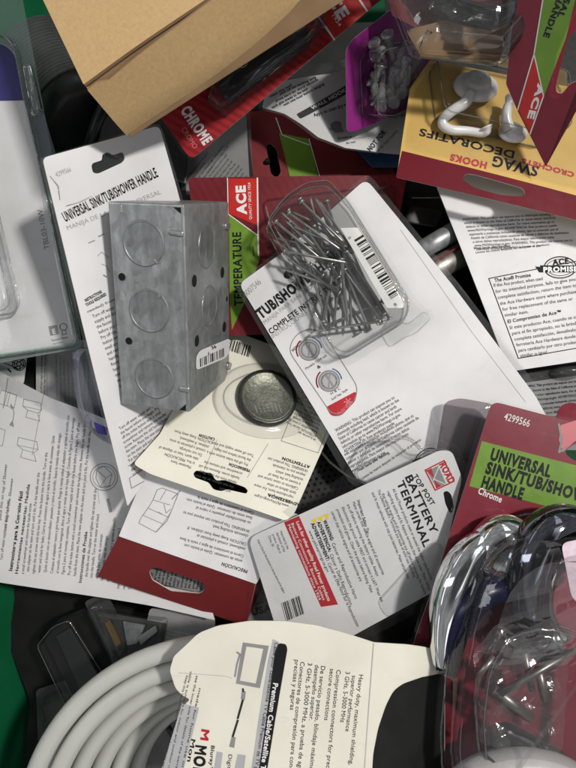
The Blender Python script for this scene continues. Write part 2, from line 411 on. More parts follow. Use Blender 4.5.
class Sheet:
    """a flat (or gently bent) surface in space through three photo points with heights in mm"""
    def __init__(self, A, B, C, bend=None):
        a, b, c = P(*A), P(*B), P(*C)
        U = (b - a).normalized()
        N = U.cross(c - a).normalized()
        if N.z < 0: N = -N
        V = N.cross(U).normalized()
        self.O, self.U, self.V, self.N = a, U, V, N
        self.bend = bend
        self.rot = Matrix((U, V, N)).transposed()
        self.n = np.array(N); self.o = np.array(a); self.u = np.array(U); self.v = np.array(V)
    def loc(self, px, py):
        d = ray(px, py)
        o = np.array([0, 0, H])
        t = ((self.o - o) @ self.n) / (d @ self.n)
        p = o + d * t[..., None] - self.o
        return np.stack([p @ self.u, p @ self.v], -1)
    def w(self, uv):
        if self.bend is None: return np.zeros(len(uv))
        return np.array([self.bend(a, b) for a, b in uv])
    def root(self, name, label, cat, group=None):
        o = bpy.data.objects.new(name, None); COL.objects.link(o)
        o.empty_display_size = 0.01
        o.matrix_world = Matrix.Translation(self.O) @ self.rot.to_4x4()
        return tag(o, label, cat, group)
    def place(self, o):
        o.matrix_world = Matrix.Translation(self.O) @ self.rot.to_4x4()
        return o
    # ---- a sheet of card with an outline and holes, in photo pixels
    def panel(self, name, outline, mat, parent, th=0.4, lift=0.0, holes=(), cell=5.0, edge=None, uv=False):
        if edge is None:
            edge = 'edge' if mat in ('white', 'paper', 'cream', 'greycard', 'red', 'redplain', 'redpack', 'crimson', 'brightred', 'purple', 'yellow', 'whiteink') else mat
        loops = [np.array(outline) if uv else self.loc(*np.array(outline, float).T)]
        for h in holes:
            loops.append(np.array(h) if uv else self.loc(*np.array(h, float).T))
        vec = [[Vector((q[0], q[1], 0)) for q in l] for l in loops]
        tris = tessellate_polygon(vec)
        flat = [v for l in vec for v in l]
        bm = bmesh.new()
        vs = [bm.verts.new(v) for v in flat]
        for t in tris:
            try: bm.faces.new([vs[i] for i in t])
            except ValueError: pass
        if self.bend is not None:
            allp = np.concatenate(loops)
            lo, hi = allp.min(0), allp.max(0)
            c = cell / 1000.0
            for ax in (0, 1):
                k = lo[ax] + c
                while k < hi[ax]:
                    co = Vector((0, 0, 0)); co[ax] = k
                    no = Vector((0, 0, 0)); no[ax] = 1
                    bmesh.ops.bisect_plane(bm, geom=bm.verts[:] + bm.edges[:] + bm.faces[:], plane_co=co, plane_no=no, dist=1e-7)
                    k += c
        bm.verts.index_update()
        bm.normal_update()
        for f in bm.faces:
            if f.normal.z < 0: f.normal_flip()
        V2 = np.array([v.co[:2] for v in bm.verts]).reshape(-1, 2)
        W = self.w(V2)
        l, t = lift / 1000.0, th / 1000.0
        n = len(V2)
        top = [(V2[i][0], V2[i][1], W[i] + l) for i in range(n)]
        faces = [[v.index for v in f.verts] for f in bm.faces]
        mi = [0] * len(faces)
        verts = list(top)
        if th > 0:
            verts += [(x, y, z - t) for x, y, z in top]
            faces2 = [[i + n for i in reversed(f)] for f in faces]
            base = len(verts)
            side = []
            for e in bm.edges:
                if len(e.link_faces) == 1:
                    a, b2 = e.link_loops[0].vert.index, e.link_loops[0].link_loop_next.vert.index
                    k = len(verts)
                    verts += [top[a], top[b2], (top[b2][0], top[b2][1], top[b2][2] - t), (top[a][0], top[a][1], top[a][2] - t)]
                    side.append([k, k + 3, k + 2, k + 1])
            faces = faces + faces2 + side
            mi = mi + [0] * len(faces2) + [1] * len(side)
        bm.free()
        me = bpy.data.meshes.new(name)
        me.from_pydata(verts, [], faces)
        me.update()
        smooth(me, self.bend is not None)
        o = new_obj(name, me, [mat, edge] if th > 0 else [mat], parent)
        if th > 0: me.polygons.foreach_set('material_index', mi)
        if parent is None: self.place(o)
        return o
    # ---- a blister: rings of the outline drawn in and raised
    def dome(self, name, outline, mat, parent, prof, lift=0.3, rough=0.0, seed=1, cap=True, rim=None):
        """prof: (inset mm, height mm) pairs from the rim up"""
        L = self.loc(*np.array(outline, float).T)
        cen = L.mean(0)
        # inset along the averaged edge normals
        e = np.roll(L, -1, 0) - L
        nr = np.stack([-e[:, 1], e[:, 0]], 1); nr /= np.linalg.norm(nr, axis=1)[:, None] + 1e-12
        vn = nr + np.roll(nr, 1, 0); vn /= np.linalg.norm(vn, axis=1)[:, None] + 1e-12
        if ((cen - L) * vn).sum() < 0: vn = -vn
        rng = random.Random(seed)
        verts, faces = [], []
        n = len(L)
        W0 = self.w(L)
        for ins, h in prof:
            q = L + vn * ins / 1000.0
            for i in range(n):
                j = rough / 1000.0
                verts.append((q[i][0] + rng.uniform(-j, j), q[i][1] + rng.uniform(-j, j), W0[i] + (h + lift) / 1000.0 + rng.uniform(-j, j) * 0.6))
        for k in range(len(prof) - 1):
            for i in range(n):
                a, b = k * n + i, k * n + (i + 1) % n
                faces.append([a, b, b + n, a + n])
        if cap: faces.append([(len(prof) - 1) * n + i for i in range(n)])
        me = bpy.data.meshes.new(name)
        me.from_pydata(verts, [], faces); me.update()
        bm = bmesh.new(); bm.from_mesh(me); bmesh.ops.recalc_face_normals(bm, faces=bm.faces); bm.to_mesh(me); bm.free()
        smooth(me)
        if cap: me.polygons[len(me.polygons) - 1].use_smooth = False
        o = new_obj(name, me, mat, parent)
        if parent is None: self.place(o)
        if rim:
            # the thicker moulded edges of the shell, one bead per listed ring
            for k, rr in rim:
                me2 = tube_mesh('moulded_edge', verts[k * n:(k + 1) * n], rr / 1000.0, 7, closed=True)
                new_obj('moulded_edge', me2, 'bead', o)
        return o
    def ink(self): return Ink(self)
    def up(self, px, py, mm):
        """world point above the sheet at a pixel"""
        d = ray(px, py); o = np.array([0, 0, H])
        t = ((self.o + self.n * mm / 1000.0 - o) @ self.n) / (d @ self.n)
        return Vector(o + d * t)

class Ink:
    """print on a sheet: letters, rules and drawings laid out in photo pixels, then one mesh"""
    def __init__(self, s):
        self.s = s; self.v = []; self.f = []; self.n = 0
    def add(self, pts, faces):
        pts = np.asarray(pts, float)
        if len(pts) == 0: return
        self.v.append(pts)
        self.f += [[i + self.n for i in f] for f in faces]
        self.n += len(pts)
    def text(self, s, p0, p1, h, wt='regular', fit=True, up=None, serif=False, cond=None):
        """p0 baseline start, p1 baseline end (or only a direction when fit is False, with cond = width factor)"""
        p0 = np.array(p0, float); p1 = np.array(p1, float)
        d = p1 - p0; ln = np.linalg.norm(d); d /= ln
        u = np.array(up, float) if up is not None else np.array([d[1], -d[0]])
        cap = capheight(wt)
        nat = sum(glyph(c, wt)[2] for c in s)
        sx = ln / nat if fit else h / cap * (cond or 1.0)
        sy = h / cap
        x = 0.0
        for c in s:
            v, f, adv = glyph(c, wt)
            if len(v):
                self.add(p0 + np.outer((v[:, 0] + x) * sx, d) + np.outer(v[:, 1] * sy, u), f)
                if serif and c in SERIF:
                    lo, hi = v[:, 0].min(), v[:, 0].max()
                    for fx, fy in SERIF[c]:
                        cx = (lo + (hi - lo) * fx + x) * sx; cy = fy * h
                        hw, hh = 0.16 * h, 0.035 * h
                        cy += hh if fy == 0 else -hh
                        q = [p0 + d * (cx + a * hw) + u * (cy + b * hh) for a, b in ((-1, -1), (1, -1), (1, 1), (-1, 1))]
                        self.add(q, [[0, 1, 2, 3]])
            x += adv
        return self
    def para(self, words, p0, d, step, lines, width, h, wt='regular', cond=0.85, jitter=0.0, start=0):
        """lines of running words, filled to a width in pixels, step = vector between baselines"""
        ws = words.split(); i = start
        p0 = np.array(p0, float); d = np.array(d, float); d /= np.linalg.norm(d); step = np.array(step, float)
        for k in range(lines):
            wid = width[k] if isinstance(width, (list, tuple)) else width
            s = ''
            while True:
                t = (s + ' ' + ws[i % len(ws)]).strip()
                if natural(t, wt) * h * cond > wid and s: break
                s = t; i += 1
                if natural(s, wt) * h * cond > wid * 0.97: break
            a = p0 + step * k
            self.text(s, a, a + d, h, wt, False, cond=cond)
        return self
    def poly(self, pts):
        t = tessellate_polygon([[Vector((p[0], p[1], 0)) for p in pts]])
        self.add(pts, [list(x) for x in t]); return self
    def line(self, pts, wd, closed=False):
        pts = [np.array(p, float) for p in pts]
        if closed: pts = pts + [pts[0]]
        for a, b in zip(pts[:-1], pts[1:]):
            d = b - a; l = np.linalg.norm(d)
            if l < 1e-6: continue
            d /= l; n = np.array([-d[1], d[0]]) * wd / 2; e = d * wd * 0.3
            self.add([a - n - e, b - n + e, b + n + e, a + n - e], [[0, 1, 2, 3]])
        return self
    def ring(self, cx, cy, r, wd, sx=1.0, ang=0, a0=0, a1=360, n=36):
        pts = []
        for i in range(n + 1):
            t = math.radians(a0 + (a1 - a0) * i / n)
            x, y = r * math.cos(t), r * math.sin(t) * sx
            c, s = math.cos(ang), math.sin(ang)
            pts.append((cx + x * c - y * s, cy + x * s + y * c))
        return self.line(pts, wd)
    def bars(self, p0, p1, depth, n, seed=0):
        """a bar code along p0-p1 whose bars run along depth"""
        r = random.Random(seed)
        p0 = np.array(p0, float); p1 = np.array(p1, float); dp = np.array(depth, float)
        t = 0.0; wds = [r.choice((1, 1, 2, 3)) for _ in range(2 * n)]
        tot = sum(wds)
        for i, wd in enumerate(wds):
            if i % 2 == 0:
                a = p0 + (p1 - p0) * t / tot; b = p0 + (p1 - p0) * (t + wd) / tot
                self.add([a, b, b + dp, a + dp], [[0, 1, 2, 3]])
            t += wd
        return self
    def build(self, name, mat, parent, lift=0.12):
        s = self.s
        V = np.concatenate(self.v)
        uv = s.loc(V[:, 0], V[:, 1])
        me = bpy.data.meshes.new(name)
        me.from_pydata([(a[0], a[1], 0.0) for a in uv], [], self.f)
        bm = bmesh.new(); bm.from_mesh(me)
        if s.bend is not None:
            big = max(e.calc_length() for e in bm.edges)
            if big > 0.007:
                lo, hi = uv.min(0), uv.max(0)
                for ax in (0, 1):
                    kk = lo[ax] + 0.005
                    while kk < hi[ax]:
                        co = Vector((0, 0, 0)); co[ax] = kk
                        no = Vector((0, 0, 0)); no[ax] = 1
                        bmesh.ops.bisect_plane(bm, geom=bm.verts[:] + bm.edges[:] + bm.faces[:], plane_co=co, plane_no=no, dist=1e-7)
                        kk += 0.005
        for v, z in zip(bm.verts, s.w(np.array([v.co[:2] for v in bm.verts]).reshape(-1, 2))):
            v.co.z = z + lift / 1000.0
        bm.normal_update()
        for f in bm.faces:
            if f.normal.z < 0: f.normal_flip()
        bm.to_mesh(me); bm.free()
        o = new_obj(name, me, mat, parent)
        return o

# ---- solid helpers in world space
def tube_mesh(name, pts, rad, seg=10, closed=False, caps=True):
    pts = [Vector(p) for p in pts]
    n = len(pts)
    rads = rad if isinstance(rad, (list, tuple)) else [rad] * n
    verts, faces = [], []
    prev = None
    for i, p in enumerate(pts):
        if closed: d = pts[(i + 1) % n] - pts[i - 1]
        else: d = pts[min(i + 1, n - 1)] - pts[max(i - 1, 0)]
        d.normalize()
        if prev is None:
            x = d.orthogonal().normalized()
        else:
            x = (prev - d * prev.dot(d)).normalized()
        prev = x
        y = d.cross(x)
        for k in range(seg):
            a = 2 * math.pi * k / seg
            verts.append(p + (x * math.cos(a) + y * math.sin(a)) * rads[i])
    m = n if closed else n - 1
    for i in range(m):
        for k in range(seg):
            a, b = i * seg + k, i * seg + (k + 1) % seg
            c, d2 = ((i + 1) % n) * seg + (k + 1) % seg, ((i + 1) % n) * seg + k
            faces.append([a, b, c, d2])
    if caps and not closed:
        faces.append(list(reversed(range(seg)))); faces.append([(n - 1) * seg + k for k in range(seg)])
    me = bpy.data.meshes.new(name)
    me.from_pydata([tuple(v) for v in verts], [], faces); me.update(); smooth(me)
    if caps and not closed:
        me.polygons[len(faces) - 1].use_smooth = False; me.polygons[len(faces) - 2].use_smooth = False
    return me

def lathe_mesh(name, prof, seg=48):
    """prof: (r, z) pairs about local z, metres"""
    verts, faces = [], []
    for r, z in prof:
        for k in range(seg):
            a = 2 * math.pi * k / seg
            verts.append((r * math.cos(a), r * math.sin(a), z))
    for i in range(len(prof) - 1):
        for k in range(seg):
            a, b = i * seg + k, i * seg + (k + 1) % seg
            faces.append([a, b, b + seg, a + seg])
    faces.append([(len(prof) - 1) * seg + k for k in range(seg)])
    faces.append(list(reversed(range(seg))))
    me = bpy.data.meshes.new(name); me.from_pydata(verts, [], faces); me.update(); smooth(me)
    me.polygons[len(faces) - 1].use_smooth = False; me.polygons[len(faces) - 2].use_smooth = False
    return me

def hexa(name, c8, bev=0.0006, seg=2):
    """a box from 8 world corners: four of the near face, then four behind them, bevelled"""
    bm = bmesh.new()
    v = [bm.verts.new(c) for c in c8]
    for f in ((0, 1, 2, 3), (7, 6, 5, 4), (0, 4, 5, 1), (1, 5, 6, 2), (2, 6, 7, 3), (3, 7, 4, 0)):
        bm.faces.new([v[i] for i in f])
    bmesh.ops.recalc_face_normals(bm, faces=bm.faces)
    if bev: bmesh.ops.bevel(bm, geom=bm.edges[:], offset=bev, segments=seg, profile=0.6, affect='EDGES')
    me = bpy.data.meshes.new(name); bm.to_mesh(me); bm.free()
    return me

def empty(name, loc, label, cat, group=None, rot=None):
    o = bpy.data.objects.new(name, None); COL.objects.link(o)
    o.empty_display_size = 0.01
    m = rot.to_4x4() if rot is not None else Matrix.Identity(4)
    o.matrix_world = Matrix.Translation(loc) @ m
    return tag(o, label, cat, group)

def attach(me_world_obj, root):
    """parent an object whose mesh is in world space to a placed root, keeping it where it is"""
    bpy.context.view_layer.update()
    me_world_obj.parent = root
    me_world_obj.matrix_parent_inverse = root.matrix_world.inverted()
    return me_world_obj

WARN = ("WARNING: This product can expose you to chemicals including lead, which is known to the State of California to cause cancer "
        "and birth defects or other reproductive harm. For more information go to www.P65Warnings.ca.gov. "
        "ADVERTENCIA: Este producto puede exponerle a sustancias incluyendo plomo, que es conocido por el Estado de California como "
        "causante de cáncer y defectos de nacimiento u otros daños reproductivos. Para mayor información visite www.P65Warnings.ca.gov. ")
HOWTO = ("Turn off water supply and drain the faucet before you begin. Pry off the index button with a small screwdriver and remove the handle "
         "screw. Remove the old handle from the stem. Place the new adapter on the stem and turn until it fits. Put the handle over the adapter "
         "and tighten the set screw with the hex key. Press the button into the handle. Turn on the water and check for leaks. ")
HOWTOES = ("Cierre el suministro de agua y vacíe la llave antes de comenzar. Quite el botón con un destornillador pequeño y retire el tornillo. "
           "Saque la manija vieja del vástago. Coloque el adaptador nuevo y gire hasta que ajuste. Ponga la manija sobre el adaptador y apriete "
           "el tornillo con la llave hexagonal. Abra el agua y revise que no haya fugas. Consulte la Figura 2 para el montaje completo. ")
CELLT = ("CAUTION: Keep away from children. If swallowed, consult a physician at once. Do not recharge, take apart, heat or dispose of in fire. "
         "PRECAUCIÓN: Mantener fuera del alcance de los niños. No recargue ni caliente. Puede explotar o tener fugas. ATTENTION: Garder hors de la "
         "portée des enfants. Ne pas recharger ni chauffer. ")
#@@STRUCTURE

def sheet_world(a, b, c):
    s = Sheet.__new__(Sheet)
    a, b, c = Vector(a), Vector(b), Vector(c)
    U = (b - a).normalized(); N = U.cross(c - a).normalized()
    V = N.cross(U).normalized()
    s.O, s.U, s.V, s.N, s.bend = a, U, V, N, None
    s.rot = Matrix((U, V, N)).transposed()
    s.n, s.o, s.u, s.v = np.array(N), np.array(a), np.array(U), np.array(V)
    return s

def wave(a=0.0012, fu=28.0, fv=19.0, ph=0.0, k=0.0):
    return lambda u, v: 1.5 * a * math.sin(u * fu + ph) * math.cos(v * fv + ph * 1.7) + k * u * u

# ================================================================== the bin
def storage_bin():
    lo = [(-0.172, 0.30), (-0.172, -0.33), (0.25, -0.33), (0.25, 0.30)]
    hi = [(-0.245, 0.37), (-0.245, -0.40), (0.32, -0.40), (0.32, 0.37)]
    zb, zt, th = -0.105, 0.06, 0.004
    verts, faces = [], []
    # wall loops with shallow moulded ribs
    def loop(t, push):
        out = []
        for k in range(4):
            a, b = np.array(lo[k]) * (1 - t) + np.array(hi[k]) * t, np.array(lo[(k + 1) % 4]) * (1 - t) + np.array(hi[(k + 1) % 4]) * t
            d = (b - a) / np.linalg.norm(b - a); n = np.array([d[1], -d[0]])
            m = 40
            for i in range(m):
                q = a + (b - a) * i / m
                rib = 0.0025 * max(0.0, math.sin(i / m * 2 * math.pi * 9)) if 0.05 < t < 0.95 else 0
                out.append(q - n * rib * 1.0 + n * push)
        return out
    rings = []
    for t in (0, 0.12, 0.3, 0.5, 0.7, 0.9, 1.0):
        rings.append([(x, y, zb + (zt - zb) * t) for x, y in loop(t, 0)])
    rings.append([(x, y, zt) for x, y in loop(1.0, 0.012)])
    rings.append([(x, y, zt - 0.012) for x, y in loop(1.0, 0.012)])
    n = len(rings[0])
    for r in rings: verts += r
    for k in range(len(rings) - 1):
        for i in range(n):
            a, b = k * n + i, k * n + (i + 1) % n
            faces.append([a, a + n, b + n, b])
    faces.append(list(range(n)))
    me = bpy.data.meshes.new('storage_bin'); me.from_pydata([tuple(v) for v in verts], [], faces); me.update(); smooth(me)
    o = new_obj('storage_bin', me, 'green')
    tag(o, 'green plastic bin that holds the whole heap of packages', 'bin')
storage_bin()

# ================================================================== deep fillers, the dark packs one sees in the gaps
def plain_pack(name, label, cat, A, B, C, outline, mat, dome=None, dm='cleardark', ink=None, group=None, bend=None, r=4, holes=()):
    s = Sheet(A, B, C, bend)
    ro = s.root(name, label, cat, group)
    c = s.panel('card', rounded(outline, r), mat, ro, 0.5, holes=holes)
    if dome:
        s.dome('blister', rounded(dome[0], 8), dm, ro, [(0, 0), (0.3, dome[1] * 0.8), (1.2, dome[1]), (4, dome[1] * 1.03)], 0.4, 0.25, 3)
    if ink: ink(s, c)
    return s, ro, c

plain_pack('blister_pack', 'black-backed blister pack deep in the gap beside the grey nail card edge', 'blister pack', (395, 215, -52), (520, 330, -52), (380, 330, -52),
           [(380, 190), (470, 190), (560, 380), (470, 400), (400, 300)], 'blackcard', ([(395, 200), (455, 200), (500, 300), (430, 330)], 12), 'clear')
plain_pack('blister_pack', 'black filler card under the lower left paper sheet, standing in for shade on the bin wall', 'blister pack', (20, 600, -60), (180, 660, -55), (10, 760, -60),
           [(14, 560), (200, 590), (170, 800), (20, 800), (30, 700), (6, 640)], 'blackcard')  # widened so its black serves as shade over the bin wall
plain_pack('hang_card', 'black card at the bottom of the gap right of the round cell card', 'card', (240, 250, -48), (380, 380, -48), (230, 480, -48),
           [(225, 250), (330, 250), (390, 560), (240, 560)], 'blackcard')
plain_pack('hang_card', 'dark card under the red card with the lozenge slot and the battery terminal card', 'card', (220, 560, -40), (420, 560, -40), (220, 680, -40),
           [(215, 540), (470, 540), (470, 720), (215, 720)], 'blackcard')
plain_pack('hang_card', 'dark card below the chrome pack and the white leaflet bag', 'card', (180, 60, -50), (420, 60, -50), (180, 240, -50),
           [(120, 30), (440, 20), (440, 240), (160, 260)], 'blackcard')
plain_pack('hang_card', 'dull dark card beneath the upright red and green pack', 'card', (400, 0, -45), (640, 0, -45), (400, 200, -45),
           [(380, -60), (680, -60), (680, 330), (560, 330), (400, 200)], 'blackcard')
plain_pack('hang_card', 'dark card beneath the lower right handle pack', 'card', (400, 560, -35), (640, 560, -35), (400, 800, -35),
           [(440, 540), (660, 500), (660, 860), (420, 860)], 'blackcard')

# black perforated grille seen between cell card and battery card
def grille():
    s = Sheet((290, 430, -30), (370, 470, -30), (290, 520, -30))
    ro = s.root('perforated_grille', 'dark perforated plastic grille in the gap left of the battery terminal card top', 'grille')
    c = s.panel('panel', rounded([(285, 425), (350, 425), (390, 500), (310, 545), (270, 520)], 5), 'darkplastic', ro, 1.2)
    k = s.ink()
    for i in range(14):
        for j in range(16):
            x, y = 285 + i * 6.2 + (j % 2) * 3.1 + j * 1.1, 432 + j * 5.6 - i * 1.2
            if x < 385 and y < 530: k.poly(ellipse(x, y, 1.7, 1.7, 0, 8))
    k.build('perforation', 'hole', c, 0.08)
    me = tube_mesh('zip_wire', [P(318, 448, -22), P(330, 462, -20), P(345, 474, -22), P(360, 482, -26)], 0.0008, 6)
    o = new_obj('pale_wire', me, 'cream')
    tag(o, 'thin pale bent wire lying over the dark perforated grille', 'wire')
grille()

# ribbed black rubber cylinder at the upper left
def ribbed_tube():
    a, b = P(40, 150, -26), P(88, 60, -26)         # axis runs up and to the right; ribs ring it
    ax = Vector((0.50, -0.72, 0.10)).normalized()
    cen = P(66, 92, -42)
    rot = ax.to_track_quat('Z', 'Y').to_matrix()
    ro = empty('ribbed_hose', cen, 'ribbed dark grey hose end beside the kraft carton and green bin wall', 'hose', None, rot)
    prof = []
    z = -0.034
    prof.append((0.026, z))
    for i in range(19):
        z0 = -0.034 + i * 0.0023
        prof += [(0.0270, z0), (0.0282, z0 + 0.0005), (0.0282, z0 + 0.0013), (0.0270, z0 + 0.0018)]
    e = prof[-1][1]
    new_obj('ribbed_sleeve', lathe_mesh('ribbed_sleeve', prof, 64), 'rubber', ro)
    new_obj('collar', lathe_mesh('collar', [(0.0262, e), (0.0268, e + 0.001), (0.0275, e + 0.004), (0.0275, e + 0.014), (0.024, e + 0.017), (0.012, e + 0.018)], 64), 'darkplastic', ro)
ribbed_tube()
me = tube_mesh('black_rod', [P(80, 175, -30), P(98, 122, -22), P(122, 70, -18)], 0.0045, 14)
tag(new_obj('black_rod', me, 'blackplastic'), 'smooth black rod beside the ribbed hose below the kraft carton', 'rod')
def tray(name, label, cat, px, mat, z, th):
    c = [P(x, y, z) for x, y in px] + [P(x, y, z - th) for x, y in px]
    o = new_obj(name, hexa(name, c, 0.0012), mat); return tag(o, label, cat)
tray('black_case', 'black plastic case behind the top of the white handle instruction card', 'case', [(96, 150), (108, 95), (190, 120), (186, 185)], 'blackplastic', -20, 18)

# small printed packs and cards glimpsed at the left between the lamp pack and the paper
def left_gap():
    s = Sheet((0, 350, -26), (90, 350, -26), (0, 420, -28))
    ro = s.root('printed_carton', 'pale carton with small upright lettering between lamp pack and paper sheet', 'carton')
    c = s.panel('card', [(36, 340), (100, 340), (100, 440), (36, 440)], 'greycard', ro, 0.8)
    k = s.ink()
    k.para(HOWTO, (42, 395), (0.02, -1), (3.2, 0), 2, 44, 2.0, cond=0.8)
    k.build('fine_print', 'fineink', c)
    k = s.ink(); k.para(CELLT, (58, 412), (-0.02, -1), (4, 0), 9, 60, 2.2); k.build('faint_print', 'greyink', c)
    k = s.ink(); k.line([(47, 340), (47, 440)], 0.8); k.build('rule_line', 'greyink', c)
    s = Sheet((0, 360, -24), (40, 365, -24), (0, 410, -24))
    ro = s.root('leaflet', 'small folded leaflet with a round line drawing under the lamp pack', 'leaflet')
    c = s.panel('card', rounded([(-6, 366), (4, 361), (27, 358), (24, 382), (10, 410), (-10, 410)], 2), 'white', ro, 0.3)
    k = s.ink()
    for a, r in ((0, 6.5), (0, 4.8), (0, 2.2)): k.ring(19, 364, r, 0.8)
    for t in range(6): k.line([(19 + 2 * math.cos(t), 364 + 2 * math.sin(t)), (19 + 6 * math.cos(t + .4), 364 + 6 * math.sin(t + .4))], 0.9)
    k.line([(4, 363), (12, 366), (20, 371)], 0.8).line([(8, 369), (11, 372)], 1.5)
    k.build('line_drawing', 'ink', c)
    plain_pack('hang_card', 'black card behind the small leaflet left of the pale carton', 'card', (0, 350, -32), (60, 350, -32), (0, 420, -32),
               [(-10, 340), (40, 340), (44, 430), (-10, 430)], 'blackcard')
left_gap()

# bottom-left packs by the green bin wall
def lower_left():
    s = Sheet((45, 630, -40), (95, 608, -34), (80, 690, -42))
    ro = s.root('blister_pack', 'smoky clear blister box with black insert beside the green bin wall', 'blister pack')
    s.panel('card', rounded([(44, 638), (60, 618), (92, 605), (140, 690), (85, 720)], 3), 'blackcard', ro, 0.6)
    s.dome('blister', rounded([(43, 638), (58, 619), (76, 611), (115, 672), (75, 705)], 5), 'clear', ro,
           [(0, 0), (0.2, 7), (1.0, 9), (3, 9.3)], 0.4, 0.2, 4, rim=((2, 0.3),))
    s.panel('insert', [(60, 632), (74, 624), (104, 676), (86, 690)], 'blackplastic', ro, 2.5, 5)
    s = Sheet((110, 612, -32), (165, 632, -28), (110, 660, -32))
    ro = s.root('hinge_pack', 'small pack of grey metal plates with a brass edge under the paper sheet', 'pack')
    s.panel('plate', rounded([(118, 612), (168, 622), (160, 652), (128, 668), (112, 636)], 2), 'darkplastic', ro, 2.0, 3)
    s.panel('plate', rounded([(126, 618), (148, 622), (140, 640), (130, 642)], 1.5), 'galv', ro, 1.2, 5)
    s.panel('plate', rounded([(140, 634), (158, 622), (160, 628), (144, 641)], 1), 'galvdark', ro, 1.2, 5.5)
    s.panel('brass_edge', [(108, 620), (113, 617), (124, 640), (119, 643)], 'copper', ro, 1.5, 5)
    s.dome('blister', rounded([(100, 606), (170, 616), (164, 664), (120, 676)], 4), 'clear', ro, [(0, 0), (0.3, 6), (1, 7), (3, 7.2)], 1, 0.2, 9)
    plain_pack('blister_pack', 'narrow dark blister between the smoky box and the brass edged pack', 'blister pack', (84, 604, -30), (110, 596, -28), (110, 660, -32),
               [(84, 602), (106, 592), (136, 650), (116, 668)], 'darkplastic', ([(88, 604), (104, 597), (130, 646), (116, 660)], 6), 'clear')
    def lab(s, c):
        k = s.ink(); k.para(HOWTO, (156, 628), (0.95, 0.2), (-0.8, 3.6), 6, 40, 2.4); k.build('fine_print', 'paleink', c)
    plain_pack('hang_card', 'dark printed card peeping out between paper sheet and cable coil', 'card', (150, 618, -26), (200, 628, -24), (146, 650, -28),
               [(150, 608), (215, 616), (215, 650), (140, 650)], 'dimcard', None, ink=lab)
    plain_pack('blister_pack', 'dark pack with a clear lip next to the coil and green wall', 'blister pack', (40, 700, -48), (74, 690, -44), (50, 760, -50),
               [(36, 690), (78, 676), (100, 740), (60, 800), (40, 790)], 'darkplastic', ([(42, 696), (74, 684), (88, 730), (58, 770)], 7), 'clear')
lower_left()

# ================================================================== grey tubes and card ends in the gap right of the nails
def gap_right():
    for i, (a, b, r, m, lab) in enumerate((((398, 264, -15), (470, 222, -13), 0.006, 'galv', 'upper grey metal tube in the dark gap right of the nail pack'),
                                      ((402, 288, -18), (470, 250, -16), 0.0075, 'rod', 'lower dull grey tube in the dark gap right of the nail pack'))):
        me = tube_mesh('metal_tube', [P(*a), P(*b)], r, 20)
        tag(new_obj('metal_tube', me, m), lab, 'tube')
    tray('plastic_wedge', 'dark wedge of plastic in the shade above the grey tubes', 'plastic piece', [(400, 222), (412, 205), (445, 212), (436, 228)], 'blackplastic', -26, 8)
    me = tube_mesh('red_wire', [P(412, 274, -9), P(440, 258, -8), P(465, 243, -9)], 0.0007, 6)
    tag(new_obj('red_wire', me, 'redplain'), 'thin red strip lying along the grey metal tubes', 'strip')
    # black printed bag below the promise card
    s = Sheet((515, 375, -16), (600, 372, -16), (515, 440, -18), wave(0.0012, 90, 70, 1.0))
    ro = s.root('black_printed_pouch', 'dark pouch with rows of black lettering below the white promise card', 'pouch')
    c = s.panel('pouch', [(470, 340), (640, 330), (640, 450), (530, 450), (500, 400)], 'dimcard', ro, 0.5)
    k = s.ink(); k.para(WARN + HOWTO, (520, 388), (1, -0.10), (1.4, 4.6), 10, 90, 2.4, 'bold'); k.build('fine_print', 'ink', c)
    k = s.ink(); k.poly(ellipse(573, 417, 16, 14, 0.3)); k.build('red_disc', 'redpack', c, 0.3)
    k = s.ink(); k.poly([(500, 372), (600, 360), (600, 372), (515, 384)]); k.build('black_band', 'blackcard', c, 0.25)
    # upside down clear blister at its right
    s.dome('clear_bubble', ellipse(566, 372, 16, 7, 0.0, 24), 'clearsoft', ro, [(0, 0), (0.6, 4), (2, 6), (3.5, 6.3)], 0.5, 0.1)
gap_right()

# ================================================================== red hang card with a green panel behind (upper middle)
def back_red():
    s = Sheet((250, 118, -34), (350, 118, -34), (255, 190, -34))
    ro = s.root('hang_card', 'dark red card with a green panel and slot, lying deep above the nail pack', 'card')
    hole = rounded([(266, 145), (270, 143), (276, 148), (281, 172), (277, 178), (271, 174)], 3)
    c = s.panel('card', rounded([(246, 112), (380, 100), (400, 200), (256, 200)], 4), 'redplain', ro, 0.5, holes=[hole])
    k = s.ink(); k.poly([(279, 133), (309, 139), (320, 185), (292, 185)]); k.build('green_panel', 'lime', c, 0.15)
    k = s.ink(); k.line([(276, 118), (282, 135), (309, 145)], 1.0).line([(309, 139), (322, 185)], 0.8); k.build('white_rule', 'whiteink', c, 0.25)
    o = s.dome('bump', ellipse(267.5, 162, 3, 3, 0, 14), 'smoked', ro, [(0, 0), (0.3, 2), (1, 3)], 0.5)
    s = Sheet((188, 120, -28), (250, 120, -28), (190, 185, -28))
    ro = s.root('clear_wrapped_card', 'grey card back in smoky clear plastic, left of the deep red and green card', 'card')
    c = s.panel('card', rounded([(186, 128), (246, 110), (250, 190), (186, 195)], 3), 'dimcard', ro, 0.5)
    k = s.ink()
    k.para(HOWTO, (205, 170), (0.62, -0.78), (2.4, 3.6), 10, 34, 2.0, cond=0.8).para(HOWTOES, (190, 176), (0.62, -0.78), (2.6, 3.6), 4, 30, 2.0, cond=0.8)
    k.build('fine_print', 'fineink', c)
    s.panel('clear_sleeve', rounded([(180, 126), (250, 104), (254, 198), (182, 200)], 4), 'clearsoft', ro, 0, 1.5)
back_red()

